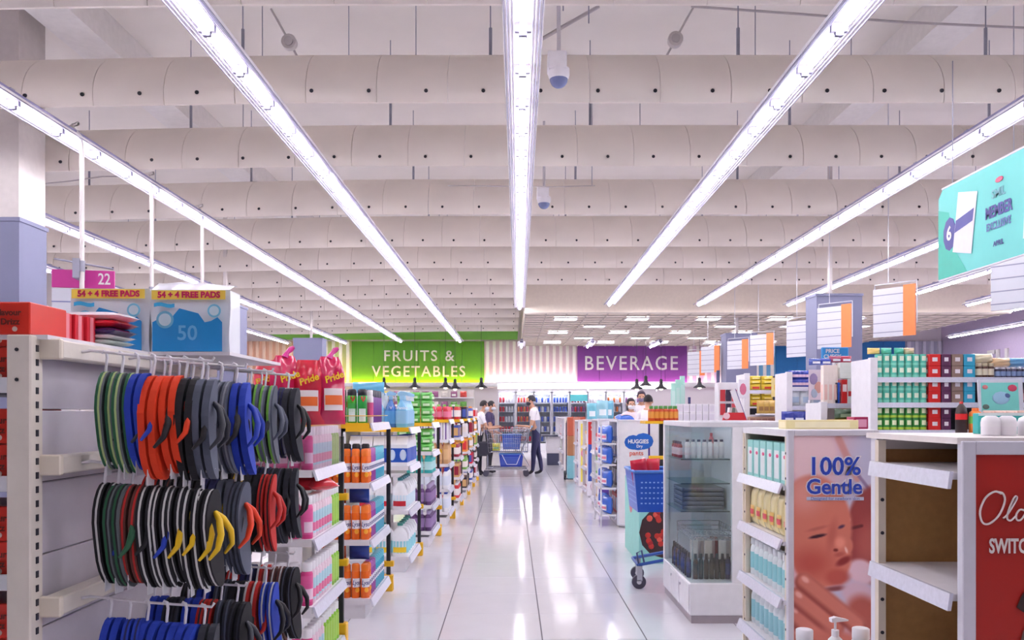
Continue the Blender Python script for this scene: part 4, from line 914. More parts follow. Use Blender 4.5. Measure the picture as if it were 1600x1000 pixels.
AM = [pr_bottle(.16, .016, c, (40, 34, 40), c2, neck=.55, capf=.2) for c, c2 in (((86, 44, 24), (50, 30, 26)), ((44, 32, 40), (60, 44, 40)), ((34, 34, 90), (50, 60, 130)), ((40, 30, 34), (70, 52, 44)))]
AMN = ['amber', 'near-black', 'deep blue', 'black-brown']
for k in range(8):
    i = (0, 3, 1, 3, 1, 3, 2, 2)[k]; spawn('dark_bottle', AM[i], (1.165 + .034 * k, 5.3 - .02, .2505), '%s bottle in the cabinet front row, %s from the glass side' % (AMN[i], ORD[k]), 'bottle', 'dark bottles in the cabinet')
for k in range(9):
    i = (2, 1, 2, 2, 1, 2, 0, 2, 1)[k]; spawn('dark_bottle', AM[i], (1.135, 5.34 + .06 * k, .2505), '%s bottle along the cabinet side glass, %s from the front' % (AMN[i], ORD[k]), 'bottle', 'dark bottles along the side glass')
spawn('black_box', pr_box(.09, .2, .22, (44, 36, 40), (64, 52, 50)), (1.40, 5.6, .2505), 'black box at the inner wall of the cabinet', 'box')
# ------------------------------------------------------------------ end-panel units along the far side of the aisle
def end_unit(name, label, X, Y, w, Ln, h, panel, side=WHITE):
    t = T(name, label, 'shelf unit', (X, Y, 0), group='units with end panels')
    MK('end_panel', MB().rbox(.003, w - .003, .0, .028, .03, h, .004), panel, t)
    end_frame(t, 0, w, .02, h + .01, .02, C((226, 224, 232), .35), .0)
    MK('back_panel', MB().box(w - .02, w, .03, Ln, 0, h), side, t); MK('far_panel', MB().box(0, w, Ln - .03, Ln, 0, h), side, t)
    MK('plinth', MB().box(.02, w - .02, .03, Ln - .03, 0, .1), side, t); MK('top_board', MB().box(0, w, .03, Ln, h - .02, h), side, t)
    for z in (.12, .45, .78): shelf(t, -.0, w - .02, .03, Ln - .03, z, .025, strip=-1)
    return t
DP1 = pr_pouch(.2, .2, .1, (54, 104, 206), (236, 236, 244), (214, 120, 150), seed=70, wr=.03)
hg = end_unit('diaper_display', 'white end panel unit with a blue heart logo', 1.2, 9.5, .49, .8, 1.22, C((238, 234, 238), .35))
hb = MB()
for cx, cz, rx, rz in ((-.062, 0, .075, .062), (.055, .012, .085, .070), (-.005, -.022, .085, .05)): hb.ball((cx, 0, cz), rx * 1.35, .004, rz * 1.35, 20, 6)
hl = MK('heart_logo', hb.move((.245, -.004, .97)), C((38, 102, 196), .35), hg)
TX('lettering', 'HUGGIES', .062, C((244, 244, 248), .35), hl, (.24, -.011, .978), bold=.002, sx=.92)
TX('lettering', 'Dry', .045, C((244, 244, 248), .35), hl, (.255, -.011, .925), bold=.0012)
TX('lettering', 'pants', .075, C((222, 90, 60), .35), hg, (.22, -.004, .845), bold=.001)
TX('lettering', 'non-f', .05, C((230, 110, 90), .35), hg, (.27, -.004, .70), bold=.0005)
MK('purple_edge', MB().box(.355, .375, -.004, 0, .5, 1.2), C((64, 40, 130), .4), hg)
for z, nm in ((.145, 'bottom'), (.45, 'second'), (.72, 'third'), (.96, 'top')):
    for j in range(3): spawn('diaper_pack', DP1, (1.105, 9.62 + .22 * j, z), 'blue diaper pack, %s layer of the rack, %s from the logo panel' % (nm, ORD[j]), 'pack', 'blue diaper packs', rz=-R(70))
rk = T('side_rack', 'narrow white rack of blue diaper packs beside the logo panel', 'rack', (1.1, 9.5, 0))
for z in (.145, .45, .72, .96): MK('shelf', MB().box(-.09, .09, .0, .72, z - .02, z), WHITE, rk)
for y in (.0, .71): MK('upright', MB().box(-.09, -.075, y, y + .015, 0, 1.2), WHITE, rk)
spawn('diaper_pack', DP1, (1.36, 9.8, 1.222), 'blue diaper pack lying on top of the logo unit', 'pack', rot=(R(-80), 0, .2))
pu = end_unit('purple_panel_display', 'white end panel unit with a purple lower half', 1.15, 11.2, .4, .8, 1.22, C((236, 232, 240), .35))
MK('purple_print', MB().box(.02, .38, -.003, 0, .04, .42), C((84, 50, 150), .4), pu); TX('lettering', 'Pe', .13, C((60, 60, 90), .4), pu, (.12, -.004, .98), shear=.3); TX('lettering', 'Pam', .08, C((90, 90, 120), .4), pu, (.15, -.004, .86), shear=.3)
sa = end_unit('sale_panel_display', 'end panel unit with a red and blue sale print', 1.16, 12.9, .4, .8, 1.2, C((232, 228, 236), .35))
MK('red_print', MB().box(.02, .27, -.003, 0, .82, 1.17), C((206, 40, 44), .4), sa); MK('blue_print', MB().box(.02, .22, -.0025, 0, .25, .82), C((46, 84, 180), .4), sa)
TX('lettering', 'SA', .16, LET, sa, (.15, -.005, 1.08), bold=.004); TX('lettering', 'VIT', .12, LET, sa, (.17, -.005, .92), bold=.003)
MK('hair_print', MB().ball((.23, -.002, .38), .09, .002, .2, 14, 6), C((90, 30, 60), .4), sa); MK('figure_print', MB().ball((.18, -.002, .17), .13, .002, .12, 14, 6), C((226, 200, 214), .4), sa)
ye = end_unit('yellow_panel_display', 'end panel unit with a yellow printed strip', 1.16, 14.6, .34, .8, 1.18, C((236, 232, 228), .35))
MK('yellow_print', MB().box(.05, .19, -.003, 0, .1, 1.12), C((240, 222, 70), .4), ye)
for k, (a, b, c) in enumerate(((.1, .6, (226, 120, 150)), (.16, .45, (120, 190, 170)), (.13, .8, (90, 110, 180)), (.2, .3, (150, 190, 220)))): MK('blob_print', MB().ball((a, -.003, b), .05, .002, .08, 10, 5), C(c, .4), ye)
for k, (Y, c, nm) in enumerate(((18.2, (236, 226, 214), 'cream'), (19.8, (228, 224, 232), 'pale lilac'), (21.4, (236, 232, 236), 'white'), (23.0, (226, 216, 206), 'beige'))):
    end_unit('plain_panel_display', '%s plain end panel unit far down the aisle' % nm, 1.13 + .04 * k, Y, .3, .9, 1.2, C(c, .4))
for k, (Y, nm) in enumerate(((9.5, 'diaper'), (11.2, 'purple'), (12.9, 'sale'), (14.6, 'yellow'), (18.2, 'cream'), (19.8, 'lilac'))):
    for q, z in enumerate((.12, .45, .78)):
        c, cn = PAL[(k * 2 + q * 3) % 8]
        for j in range(4): spawn('carton', pr_box(.16, .14, .24, c, (232, 226, 230)), ((1.2 if k == 0 else 1.17) + .1, Y + .14 + .17 * j, z), '%s carton on the %s shelf of the %s panel unit, %s along' % (cn, ('low', 'middle', 'high')[q], nm, ORD[j]), 'carton', 'cartons behind the panels', rz=-R(90))
for k, (x, c) in enumerate(((925, (120, 196, 214)), (938, (150, 206, 222)), (950, (110, 180, 206)))):
    spawn('aqua_pouch', pr_pouch(.16, .26, .1, c, (230, 240, 244), None, seed=80 + k), (PX(x, 12.0), 12.0, 1.222) if k else (PX(x, 13.2), 13.2, 1.202), ('aqua pouch on the sale panel unit', 'pale aqua pouch on the purple panel unit', 'deep aqua pouch on the purple panel unit')[k], 'pouch') if k != 1 else spawn('aqua_pouch', pr_pouch(.16, .26, .1, c, (230, 240, 244), None, seed=80 + k), (1.26, 11.6, 1.222), 'pale aqua pouch on the purple panel unit', 'pouch')
# hand truck with brown cartons
ht = T('hand_truck', 'dark blue hand truck loaded with brown cartons', 'hand truck', (1.24, 16.2, 0))
for s in (-.17, .17): MK('side_rail', MB().tube([(s, .1, .1), (s, .12, .9), (s, .16, 1.1)], .016, 6), C((44, 50, 84), .4), ht)
for z in (.3, .6, .95): MK('cross_bar', MB().cyl((-.17, .115, z), (.17, .115, z), .012, n=6), C((44, 50, 84), .4), ht)
MK('toe_plate', MB().box(-.2, .2, -.2, .12, .03, .045), C((44, 50, 84), .4), ht); MK('handle', MB().tube([(-.17, .16, 1.1), (-.15, .22, 1.18), (.15, .22, 1.18), (.17, .16, 1.1)], .016, 6), C((40, 44, 70), .4), ht)
for s in (-.2, .2): MK('wheel', MB().cyl((s - .02, .14, .09), (s + .02, .14, .09), .09, n=14), BLACK, ht)
for k, (z, h, c, nm) in enumerate(((.047, .44, (130, 196, 206), 'aqua wrapped pack at the bottom of the hand truck'), (.488, .38, (176, 120, 80), 'brown carton in the middle of the hand truck load'), (.869, .36, (190, 92, 66), 'reddish brown carton on top of the hand truck load'))):
    spawn('carton', pr_box(.34, .28, h, c, mixc(c, (255, 255, 255), .25), (.3, .7, 0, 1)), (1.24, 16.1, z), nm, 'carton')
# ------------------------------------------------------------------ berry display box and blue trolley
t = T('berry_display_box', 'pale teal cardboard box printed with red berries', 'cardboard display', (1.1, 7.2, 0))
MK('box_body', MB().rbox(0, .5, 0, .9, .0, .70, .004), C((150, 214, 204), .5), t)
MK('dark_plate_print', MB().ball((.2, -.002, .27), .2, .002, .22, 26, 6), C((64, 40, 40), .45), t)
rr = random.Random(5)
for k in range(26):
    a = rr.uniform(0, 6.28); d = .17 * math.sqrt(rr.random()); MK('berry_print', MB().ball((.2 + d * math.cos(a), -.004, .28 + d * math.sin(a)), .026, .003, .026, 10, 4), C(rr.choice([(196, 50, 40), (222, 90, 70), (160, 30, 34)]), .4), t)
MK('pink_print', MB().ball((-.001, .5, .5), .002, .12, .12, 14, 6), C((226, 130, 140), .5), t)
def basket(parent, x0, x1, y0, y1, z0, z1, mat, ti=.03):
    mb = MB()
    def ring(z, k): 
        i = ti * (1 - k); return [(x0 + i, y0 + i, z), (x1 - i, y0 + i, z), (x1 - i, y1 - i, z), (x0 + i, y1 - i, z)]
    lo, hi = ring(z0, 0), ring(z1, 1)
    mb.add(lo + hi, [(3, 2, 1, 0)] + [(i, (i + 1) % 4, 4 + (i + 1) % 4, 4 + i) for i in range(4)])
    mb.add([(x * .985 + .015 * (x0 + x1) / 2, y * .985 + .015 * (y0 + y1) / 2, z + .004) for x, y, z in lo + hi], [(0, 1, 2, 3)] + [(4 + i, 4 + (i + 1) % 4, (i + 1) % 4, i) for i in range(4)])
    b = MK('basket_body', mb, mat, parent)
    MK('rim', MB().tube([*hi, hi[0], hi[1]], .012, 6), C((90, 140, 220), .3), b)
    holes = MB(); nx = int((x1 - x0 - .1) / .03); nz = 5
    for k in range(nx):
        for q in range(nz):
            f = .2 + .13 * q; yy = y0 + ti * (1 - f) - .001; xx = x0 + .05 + .03 * k; zz = z0 + (z1 - z0) * f
            holes.add([(xx, yy, zz), (xx + .014, yy, zz), (xx + .014, yy, zz + .018), (xx, yy, zz + .018)], [(0, 1, 2, 3)])
    ny = int((y1 - y0 - .1) / .03)
    for k in range(ny):
        for q in range(nz):
            f = .2 + .13 * q; xx = x0 + ti * (1 - f) - .001; yy = y0 + .05 + .03 * k; zz = z0 + (z1 - z0) * f
            holes.add([(xx, yy, zz), (xx, yy + .014, zz), (xx, yy + .014, zz + .018), (xx, yy, zz + .018)], [(3, 2, 1, 0)])
    h = MK('grille_openings', holes, C((150, 190, 240), .4), b); h['kind'] = 'stuff'
    return b
BLP = C((40, 92, 200), .3)
t = T('basket_trolley', 'blue plastic basket trolley beside the glass cabinet', 'trolley', (0, 0, 0))
basket(t, .90, 1.34, 6.12, 6.62, .57, .87, BLP)
lg = MK('leg_frame', MB().tube([(.94, 6.2, .17), (1.3, 6.2, .24), (1.32, 6.5, .24), (.94, 6.5, .17), (.94, 6.2, .17)], .013, 6), C((52, 92, 176), .35), t)
for y in (6.2, 6.5): MK('upright', MB().tube([(1.3, y, .23), (1.3, y, .6)], .013, 6), C((52, 92, 176), .35), t)
MK('handle_loop', MB().tube([(.945, 6.2, .17), (.93, 6.2, .26), (.965, 6.2, .28), (.985, 6.2, .19)], .007, 6), C((60, 76, 120), .35), t)
for x, y in ((.945, 6.17), (.985, 6.52), (1.3, 6.2), (1.3, 6.5)):
    c = MK('caster', MB().box(x - .02, x + .02, y - .016, y + .016, .06, .17), CHROME, t)
    MK('wheel', MB().cyl((x - .004, y - .013, .052), (x - .004, y + .013, .052), .052, n=18), C((70, 66, 84), .5), c)
    MK('hub', MB().cyl((x - .004, y - .016, .052), (x - .004, y + .016, .052), .018, n=10), C((214, 212, 220), .4), c)
for k, (x, y, c) in enumerate(((.98, 6.25, (206, 30, 60)), (1.06, 6.33, (226, 60, 80)), (1.15, 6.25, (200, 36, 56)), (1.24, 6.3, (214, 40, 66)), (1.0, 6.48, (226, 200, 206)))):
    spawn('red_pack' if k < 4 else 'white_pack', pr_pouch(.12, .26, .06, c, (240, 220, 224) if k % 2 else None, seed=90 + k), (x, y, .70), ('first', 'second', 'third', 'fourth', 'white')[k] + ' pack sticking out of the blue trolley basket', 'pack', rot=(.1, .15 * (k % 3 - 1), .4 * k))

# ------------------------------------------------------------------ cross racks with their face towards the tills
def rack(label, x0, x1, Y, zs, top, depth=.45):
    X0, X1 = PX(x0, Y), PX(x1, Y); w = X1 - X0
    t = T('cross_rack', label, 'shelf unit', (X0, Y, 0), group='racks facing the tills')
    MK('upright', MB().rbox(-.04, .03, -.01, .05, 0, top, .004), WHITE, t); MK('upright', MB().rbox(w - .03, w + .02, -.01, .05, 0, top, .004), WHITE, t)
    MK('back_panel', MB().box(0, w, depth - .02, depth, 0, top - .02), C((60, 58, 70), .6) if top > 1.8 else CREAM, t)
    MK('side_panel', MB().box(-.035, -.012, .05, depth, 0, top - .01), WHITE, t)
    for z in zs:
        s = MK('shelf', MB().box(.0, w, 0, depth - .02, z - .03, z), STEEL, t); MK('price_strip', MB().box(.03, w - .03, -.012, 0, z - .045, z + .004), STRIP, s)
    MK('plinth', MB().box(0, w, .02, depth, 0, .1), WHITE, t)
    return t
def frow(name, pr, x0, x1, n, Y, z, label, cat, group, layers=1, lh=0, dy=.06, rz=0):
    for q in range(layers):
        for i in range(n):
            spawn(name, pr, (PX(x0 + (x1 - x0) * (i + .5) / n, Y), Y + dy, z + lh * q), '%s, %s from the white post%s' % (label, ORD[i], (', upper layer' if q else ', lower layer') if layers > 1 else ''), cat, group, rz=rz)
Y1 = 7.9; zt = (1.64, 1.40, 1.14)
rack('tall white rack of teal cans and coloured boxes facing the tills', 1366, 1660, Y1, [.3, .72, *zt], 1.83)
def pr_tin(c, c2, lc):
    return proto(('tin', c, lc), lambda: (MB().lathe([(.033, 0), (.034, .003), (.034, .105), (.032, .112)], 14).mesh('tin', C(c, .3)), [('label', MB().grid(lambda u, v: (.0348 * math.sin(-.6 + 1.2 * u), -.0348 * math.cos(-.6 + 1.2 * u), .05 + .045 * v), 4, 1).mesh('label', C(lc, .4))), ('base_band', band(MB(), .0346, .008, .03).mesh('base_band', C(c2, .4)))]))
TC = pr_tin((92, 196, 172), (130, 214, 190), (232, 238, 214)); GT = pr_tin((60, 150, 70), (180, 210, 70), (232, 238, 200))
for z, pr, nm in ((1.64, TC, 'teal tin on the top shelf'), (1.40, TC, 'teal tin on the middle shelf'), (1.14, GT, 'green tin on the lower shelf')):
    frow('teal_tin' if pr is TC else 'green_tin', pr, 1371, 1452, 7, Y1, z, nm, 'tin', nm + 's', 2, .113)
for x0, x1, c, cn, zz in ((1453, 1472, (216, 36, 34), 'red', (0, 1, 2)), (1473, 1488, (96, 48, 84), 'plum', (0, 1, 2)), (1489, 1507, (150, 124, 112), 'taupe', (0, 1)), (1508, 1526, (52, 166, 200), 'sky blue', (0, 1))):
    w = (x1 - x0) * Y1 / F
    for q in zz:
        for l in range(2): spawn(cn.replace(' ', '_') + '_box', pr_box(w * .98, .1, .112, c, (240, 232, 236), (.28, .72, .38, .72)), (PX((x0 + x1) / 2, Y1), Y1 + .07, zt[q] + .113 * l), '%s box with white label, %s of the pair on the %s shelf' % (cn, ('lower', 'upper')[l], ('top', 'middle', 'lower')[q]), 'box', 'label boxes on the tall rack')
frow('coffee_jar', pr_bottle(.14, .03, (90, 56, 44), (196, 180, 150), (226, 214, 190), neck=.8, capf=.22, capw=.85, sh=.06), 1530, 1558, 3, Y1, 1.64, 'brown coffee jar on the top shelf', 'jar', 'coffee jars')
frow('dark_jar', pr_bottle(.1, .026, (58, 50, 76), (220, 216, 226), (130, 150, 190), neck=.85, capf=.15, capw=.9, sh=.04), 1560, 1610, 6, Y1, 1.64, 'dark jar with white lid on the top shelf', 'jar', 'dark jars')
frow('maroon_jar', pr_bottle(.15, .03, (110, 40, 50), (60, 40, 50), (200, 120, 120), neck=.8), 1598, 1640, 4, Y1, 1.40, 'maroon jar on the middle shelf beside the framed sign', 'jar', 'maroon jars')
for k, (x, c, w) in enumerate(((1372, (240, 206, 120), .12), (1392, (90, 200, 170), .1), (1412, (80, 190, 160), .09), (1428, (226, 200, 160), .1))): spawn('top_pack', pr_pouch(w, .06, .08, c, None, seed=100 + k), (PX(x, Y1), Y1 + .1, 1.87), ('amber', 'mint', 'green', 'sand')[k] + ' pack lying on the teal tins', 'pack')
for k, (x, c, w) in enumerate(((1545, (240, 226, 190), .2), (1572, (232, 196, 150), .22), (1600, (110, 170, 214), .26))): spawn('towel_pack', pr_pouch(w, .09, .16, c, None, seed=110 + k), (PX(x, Y1), Y1 + .12, 1.785 if k == 0 else 1.745), ('cream', 'peach', 'blue')[k] + ' soft pack on top of the jars', 'pack')
t = T('framed_sign', 'framed teal poster leaning on the front of the tall rack', 'sign', (PX(1565, 7.5), 7.5, 1.29), (R(-6), 0, R(-8)))
MK('board', MB().rbox(-.19, .19, 0, .02, 0, .32, .003), C((206, 206, 216), .4), t)
MK('print', MB().box(-.165, .15, -.003, 0, .03, .29), C((120, 206, 196), .4), t)
for a, b, r, c in ((.0, .15, .075, (150, 190, 214)), (.10, .24, .04, (196, 60, 90)), (-.13, .07, .03, (90, 110, 100)), (-.13, .25, .025, (206, 120, 120)), (.05, .17, .03, (70, 90, 140))): MK('blob_print', MB().ball((a, -.004, b), r, .003, r * .8, 12, 5), C(c, .4), t)
MK('stand_leg', MB().box(.13, .15, .0, .015, -1.29, 0), C((206, 206, 216), .4), t)
ct = T('drinks_counter', 'low white counter carrying the cola and juice bottles', 'counter', (PX(1550, 7.1), 7.1, 0)); MK('counter_body', MB().rbox(-.38, .75, -.12, .12, .0, 1.10, .005), WHITE, ct); MK('counter_top', MB().rbox(-.39, .76, -.13, .13, 1.10, 1.125, .005), WHITE, ct)
spawn('cola_bottle', pr_bottle(.275, .046, (44, 24, 24), (196, 30, 30), (206, 26, 30), neck=.3, capf=.07, sh=.3, lz=(.44, .62)), (PX(1502, 7.1), 7.1, 1.126), 'large dark cola bottle with red label on the counter', 'bottle')
for k in range(2): spawn('juice_bottle', pr_bottle(.22, .042, (236, 130, 50), (230, 110, 40), (110, 190, 80), neck=.4, capf=.1, lz=(.4, .68)), (PX(1520 + 10 * k, 7.1), 7.08 + .06 * k, 1.126), 'orange juice bottle with green label, %s the cola' % ('next to', 'second from')[k], 'bottle')
for k in range(8): spawn('peach_sachet', pr_pouch(.07, .1, .03, (232, 196, 180), (240, 230, 224), None, seed=120), (PX(1542 + 9 * k, 7.15), 7.15 + .02 * (k % 2), 1.126 + .1), 'peach sachet on the counter, %s from the juice' % ORD[k], 'sachet', 'peach sachets')
spawn('sachet_tray', pr_box(.62, .1, .1, (226, 206, 200)), (PX(1580, 7.15), 7.15, 1.1255), 'pale tray holding the peach sachets', 'tray')
# second rack: tall boxes
Y2 = 8.6
rack('white rack of tall white and red boxes beside the tall tin rack', 1288, 1362, Y2, [.3, .75, 1.12, 1.40], 1.42)
TBx = pr_box(.058, .1, .26, (226, 232, 230), (206, 60, 60), (.1, .75, .3, .5)); 
frow('tall_box', TBx, 1325, 1361, 4, Y2, 1.40, 'tall white box with red print', 'box', 'tall white boxes')
spawn('red_box', pr_box(.06, .1, .25, (206, 46, 46), (240, 226, 226), (.2, .9, .5, .8)), (PX(1320, Y2), Y2 + .06, 1.40), 'single red box left of the tall white boxes', 'box')
spawn('blue_box', pr_box(.05, .1, .22, (50, 84, 180)), (PX(1309, Y2), Y2 + .06, 1.40), 'narrow blue box beside the red box', 'box')
for k in range(3): spawn('pale_tall_box', pr_box(.05, .08, .40, (236, 222, 214), (232, 190, 180), (.2, .8, .1, .5)), (PX(1291 + 7.5 * k, Y2), Y2 + .05, 1.40), 'pale peach tall box, %s on the rack corner' % ORD[k], 'box')
for k in range(3): spawn('flat_box', pr_box(.33, .14, .055, (232, 234, 228), (200, 80, 80), (.55, .68, .2, .8)), (PX(1338, Y2), Y2 + .08, 1.661 + .056 * k), 'wide flat white box on the tall boxes, %s layer' % ORD[k], 'box')
for k, (x, c) in enumerate(((1280, (70, 90, 170)), (1296, (60, 80, 180)), (1312, (150, 50, 90)), (1328, (190, 60, 90)))): spawn('soft_pack', pr_pouch(.13, .07, .09, c, (226, 226, 236), None, seed=130 + k), (PX(x, Y2), Y2 + .12, 1.806 if k < 2 else 1.832), ('outer blue', 'inner blue', 'plum', 'rose')[k] + ' soft pack on top of the box rack', 'pack')
pc = T('price_check_sign', 'blue sign reading PRICE CHECK on the column', 'sign', (PX(1305, 9.2), 9.2, PZ(553, 9.2)))
MK('board', MB().rbox(-.15, .15, 0, .03, -.075, .075, .01), C((40, 130, 196), .4), pc); TX('lettering', 'PRICE', .06, LET, pc, (-.03, -.003, .03), bold=.001); TX('lettering', 'CHECK', .06, LET, pc, (-.03, -.003, -.03), bold=.001); MK('pole', MB().box(-.012, .012, .03, .05, -1.95, -.05), WHITE, pc)
spawn('melon_bag', pr_pouch(.2, .11, .12, (60, 84, 60), (120, 140, 110), None, seed=140), (PX(1312, Y2), Y2 - .12, 1.24), 'dark green bag on the yellow board below the tall boxes', 'bag')
spawn('yellow_board', pr_box(.34, .16, .015, (222, 170, 60)), (PX(1315, Y2), Y2 - .13, 1.2245), 'thin yellow board under the dark green bag', 'board')
spawn('maroon_bag', pr_pouch(.44, .16, .2, (150, 40, 80), (206, 120, 150), None, seed=141), (PX(1322, Y2), Y2 - .13, 1.065), 'large maroon bag below the yellow board', 'bag')
# third and fourth racks: blue packs, white bags, yellow packs
Y3 = 10.0
rack('white rack of blue packs and white bags with a printed side card', 1234, 1290, Y3, [.3, .8, 1.16, 1.385, 1.615], 1.80)
frow('blue_pack', pr_pouch(.075, .1, .05, (50, 70, 170), (220, 190, 210), None, seed=150), 1237, 1265, 5, Y3, 1.62, 'small blue pack above the white bags', 'pack', 'small blue packs', 2, .098)
frow('white_bag', pr_pouch(.13, .21, .09, (226, 232, 238), (180, 200, 222), None, seed=151), 1236, 1285, 3, Y3, 1.39, 'white bag below the blue packs', 'bag', 'white bags')
frow('navy_bag', pr_pouch(.16, .16, .1, (40, 56, 150), (210, 214, 236), None, seed=152), 1226, 1290, 4, Y3 - .12, 1.165, 'navy and white bag on the front tray', 'bag', 'navy bags')
cd_ = T('side_card', 'multicoloured printed card at the end of the blue pack rack', 'sign', (PX(1275, 9.9), 9.9, PZ(625, 9.9))); MK('card', MB().rbox(-.085, .085, 0, .015, 0, .36, .003), C((214, 196, 206), .4), cd_)
for a, b, r, c in ((-.03, .25, .05, (150, 130, 170)), (.03, .15, .05, (206, 150, 140)), (-.02, .08, .04, (170, 180, 200))): MK('blob_print', MB().ball((a, -.002, b), r, .003, r * 1.4, 10, 5), C(c, .4), cd_)
MK('card_post', MB().box(-.09, -.07, 0, .015, -1.46, 0), WHITE, cd_)
MK('tray', MB().rbox(PX(1222, 9.8), PX(1292, 9.8), 9.72, 9.98, 1.13, 1.163, .005), WHITE, label='white front tray carrying the navy bags', cat='tray')
Y4 = 11.4
rack('white rack of yellow packs with a yellow printed card', 1168, 1232, Y4, [.3, .8, 1.28, 1.615], 1.85)
yp = pr_pouch(.16, .055, .1, (236, 210, 70), (246, 232, 150), None, seed=160); yr = pr_pouch(.16, .09, .1, (236, 206, 70), (214, 60, 50), None, seed=161)
for z, nm in ((1.62, 'upper'), (1.40, 'lower')):
    frow('yellow_pack', yr, 1172, 1210, 2, Y4, z, 'yellow pack with red print, %s pile base' % nm, 'pack', 'red-printed yellow packs ' + nm)
    frow('yellow_pack', yp, 1172, 1210, 2, Y4, z + .088, 'flat yellow pack on the %s pile' % nm, 'pack', 'flat yellow packs ' + nm, 2, .054)
s_ = MK('tray', MB().rbox(PX(1170, Y4), PX(1212, Y4), Y4 + .01, Y4 + .2, 1.37, 1.395, .004), WHITE, label='white tray under the lower yellow packs', cat='tray')
frow('snack_bag', pr_pouch(.1, .18, .07, (206, 170, 90), (150, 110, 60), None, seed=162), 1186, 1228, 5, Y4 - .15, 1.30, 'tan and yellow snack bag', 'bag', 'tan snack bags')
yc = T('yellow_card', 'yellow printed card at the end of the yellow pack rack', 'sign', (PX(1217, 11.3), 11.3, PZ(620, 11.3))); MK('card', MB().rbox(-.1, .1, 0, .015, 0, .26, .003), C((226, 206, 140), .4), yc); MK('blob_print', MB().ball((0, -.002, .13), .07, .003, .08, 12, 5), C((232, 190, 60), .4), yc); MK('card_post', MB().box(.08, .1, 0, .015, -1.4, 0), WHITE, yc)
rc = T('oval_sign', 'white card with a rose oval beside the yellow packs', 'sign', (PX(1161, 11.2), 11.2, PZ(622, 11.2))); MK('card', MB().rbox(-.06, .06, 0, .015, 0, .25, .003), C((226, 222, 230), .4), rc); MK('oval_print', MB().ball((0, -.002, .12), .045, .003, .08, 12, 5), C((206, 110, 140), .4), rc); MK('card_post', MB().box(-.01, .01, .015, .03, -1.508, .1), WHITE, rc)
frow('biscuit_box', pr_box(.1, .1, .12, (196, 160, 140), (150, 100, 90)), 1172, 1228, 6, Y4 - .12, 1.135 , 'beige biscuit box on the lower tray', 'box', 'biscuit boxes')
spawn('lower_tray', pr_box(.55, .22, .02, (236, 234, 238)), (PX(1200, Y4), Y4 - .12, 1.114), 'white tray under the beige biscuit boxes', 'tray')
for x, Y, zz, nm in ((1200, Y4, 1.114, 'biscuit'),): MK('support_post', MB().box(PX(x, Y) - .02, PX(x, Y) + .02, Y - .14, Y - .1, 0, zz), WHITE, label='white post under the %s tray' % nm, cat='post')
spawn('snack_board', pr_box(.5, .2, .02, (236, 234, 238)), (PX(1207, Y4), Y4 - .15, 1.279), 'white board under the tan snack bags', 'board')
# fifth group behind the cabinet: white cartons, teal boards, orange bottles, red sign
Y5 = 10.6
rack('white rack of small white cartons behind the glass cabinet', 1040, 1128, Y5, [.3, .8, 1.20], 1.22)
frow('white_carton', pr_box(.075, .08, .11, (238, 234, 240), (226, 220, 230)), 1058, 1118, 6, Y5, 1.20, 'small white carton behind the glass cabinet', 'carton', 'small white cartons', 2, .112)
for k in range(3): spawn('teal_board', pr_box(.06, .03, .48 + .05 * k, (176, 226, 212), (200, 230, 222)), (PX(1052 + 8 * k, 10.8), 10.8 + .04 * k, 1.21), 'pale teal upright board, %s behind the white cartons' % ORD[k], 'board')
spawn('dark_board', pr_box(.03, .03, .30, (50, 50, 100)), (PX(1077, 10.75), 10.75, 1.21), 'dark blue upright strip behind the white cartons', 'board')
spawn('dark_post', pr_box(.04, .04, 1.88, (84, 84, 120)), (PX(1122, 11.2), 11.2, 0), 'tall dark post beyond the white cartons', 'post')
rs = T('red_sign', 'red sloping sign with a white heart emblem', 'sign', (PX(1150, 9.6), 9.6, 1.2)); MK('board', MB().prism([(-.16, 0), (.13, 0), (.09, .11), (-.13, .11)], 0, .03), C((206, 40, 50), .4), rs); MK('emblem', MB().ball((-.11, -.004, .07), .04, .004, .04, 12, 6), C((240, 200, 206), .4), rs); MK('dark_edge', MB().box(-.16, .13, -.002, .03, -.03, 0), C((60, 50, 90), .4), rs); MK('leg', MB().box(-.02, .02, .0, .03, -1.2, -.03), WHITE, rs)
for k in range(4): spawn('grey_book', pr_box(.03, .1, .16, ((226, 226, 226), (120, 130, 120), (200, 196, 190), (150, 150, 160))[k]), (PX(1138 + 4.5 * k, 9.8), 9.8, 1.21), 'thin upright booklet above the red sign, %s in the file' % ORD[k], 'booklet', rot=(0, .12, 0)) if True else None
MK('booklet_shelf', MB().box(PX(1130, 9.8), PX(1166, 9.8), 9.7, 9.9, 1.18, 1.209), WHITE, label='small white shelf under the booklets', cat='shelf')
lb = T('leaning_panel', 'narrow white panel leaning beside the red sign', 'panel', (PX(1164, 9.7), 9.7, 1.18), (0, R(-20), 0)); MK('panel_board', MB().box(-.03, .03, 0, .02, 0, .42), WHITE, lb); MK('dark_edge', MB().box(.03, .038, 0, .02, 0, .42), C((80, 76, 140), .4), lb); MK('prop', MB().box(-.02, .02, .02, .03, -1.25, .2), WHITE, lb)
rk2 = T('magazine_stand', 'white stand of red and dark booklets', 'rack', (PX(1138, 10.2), 10.2, 0)); MK('stand_body', MB().rbox(-.12, .12, 0, .2, 0, 1.68, .004), C((226, 222, 228), .4), rk2)
for k in range(6): MK('booklet', MB().box(-.1 + .07 * (k % 3), -.04 + .07 * (k % 3), -.012, 0, 1.28 + .17 * (k // 3), 1.42 + .17 * (k // 3)), C(((190, 50, 60), (60, 44, 70), (206, 80, 90))[k % 3], .4), rk2)
Y6 = 8.9
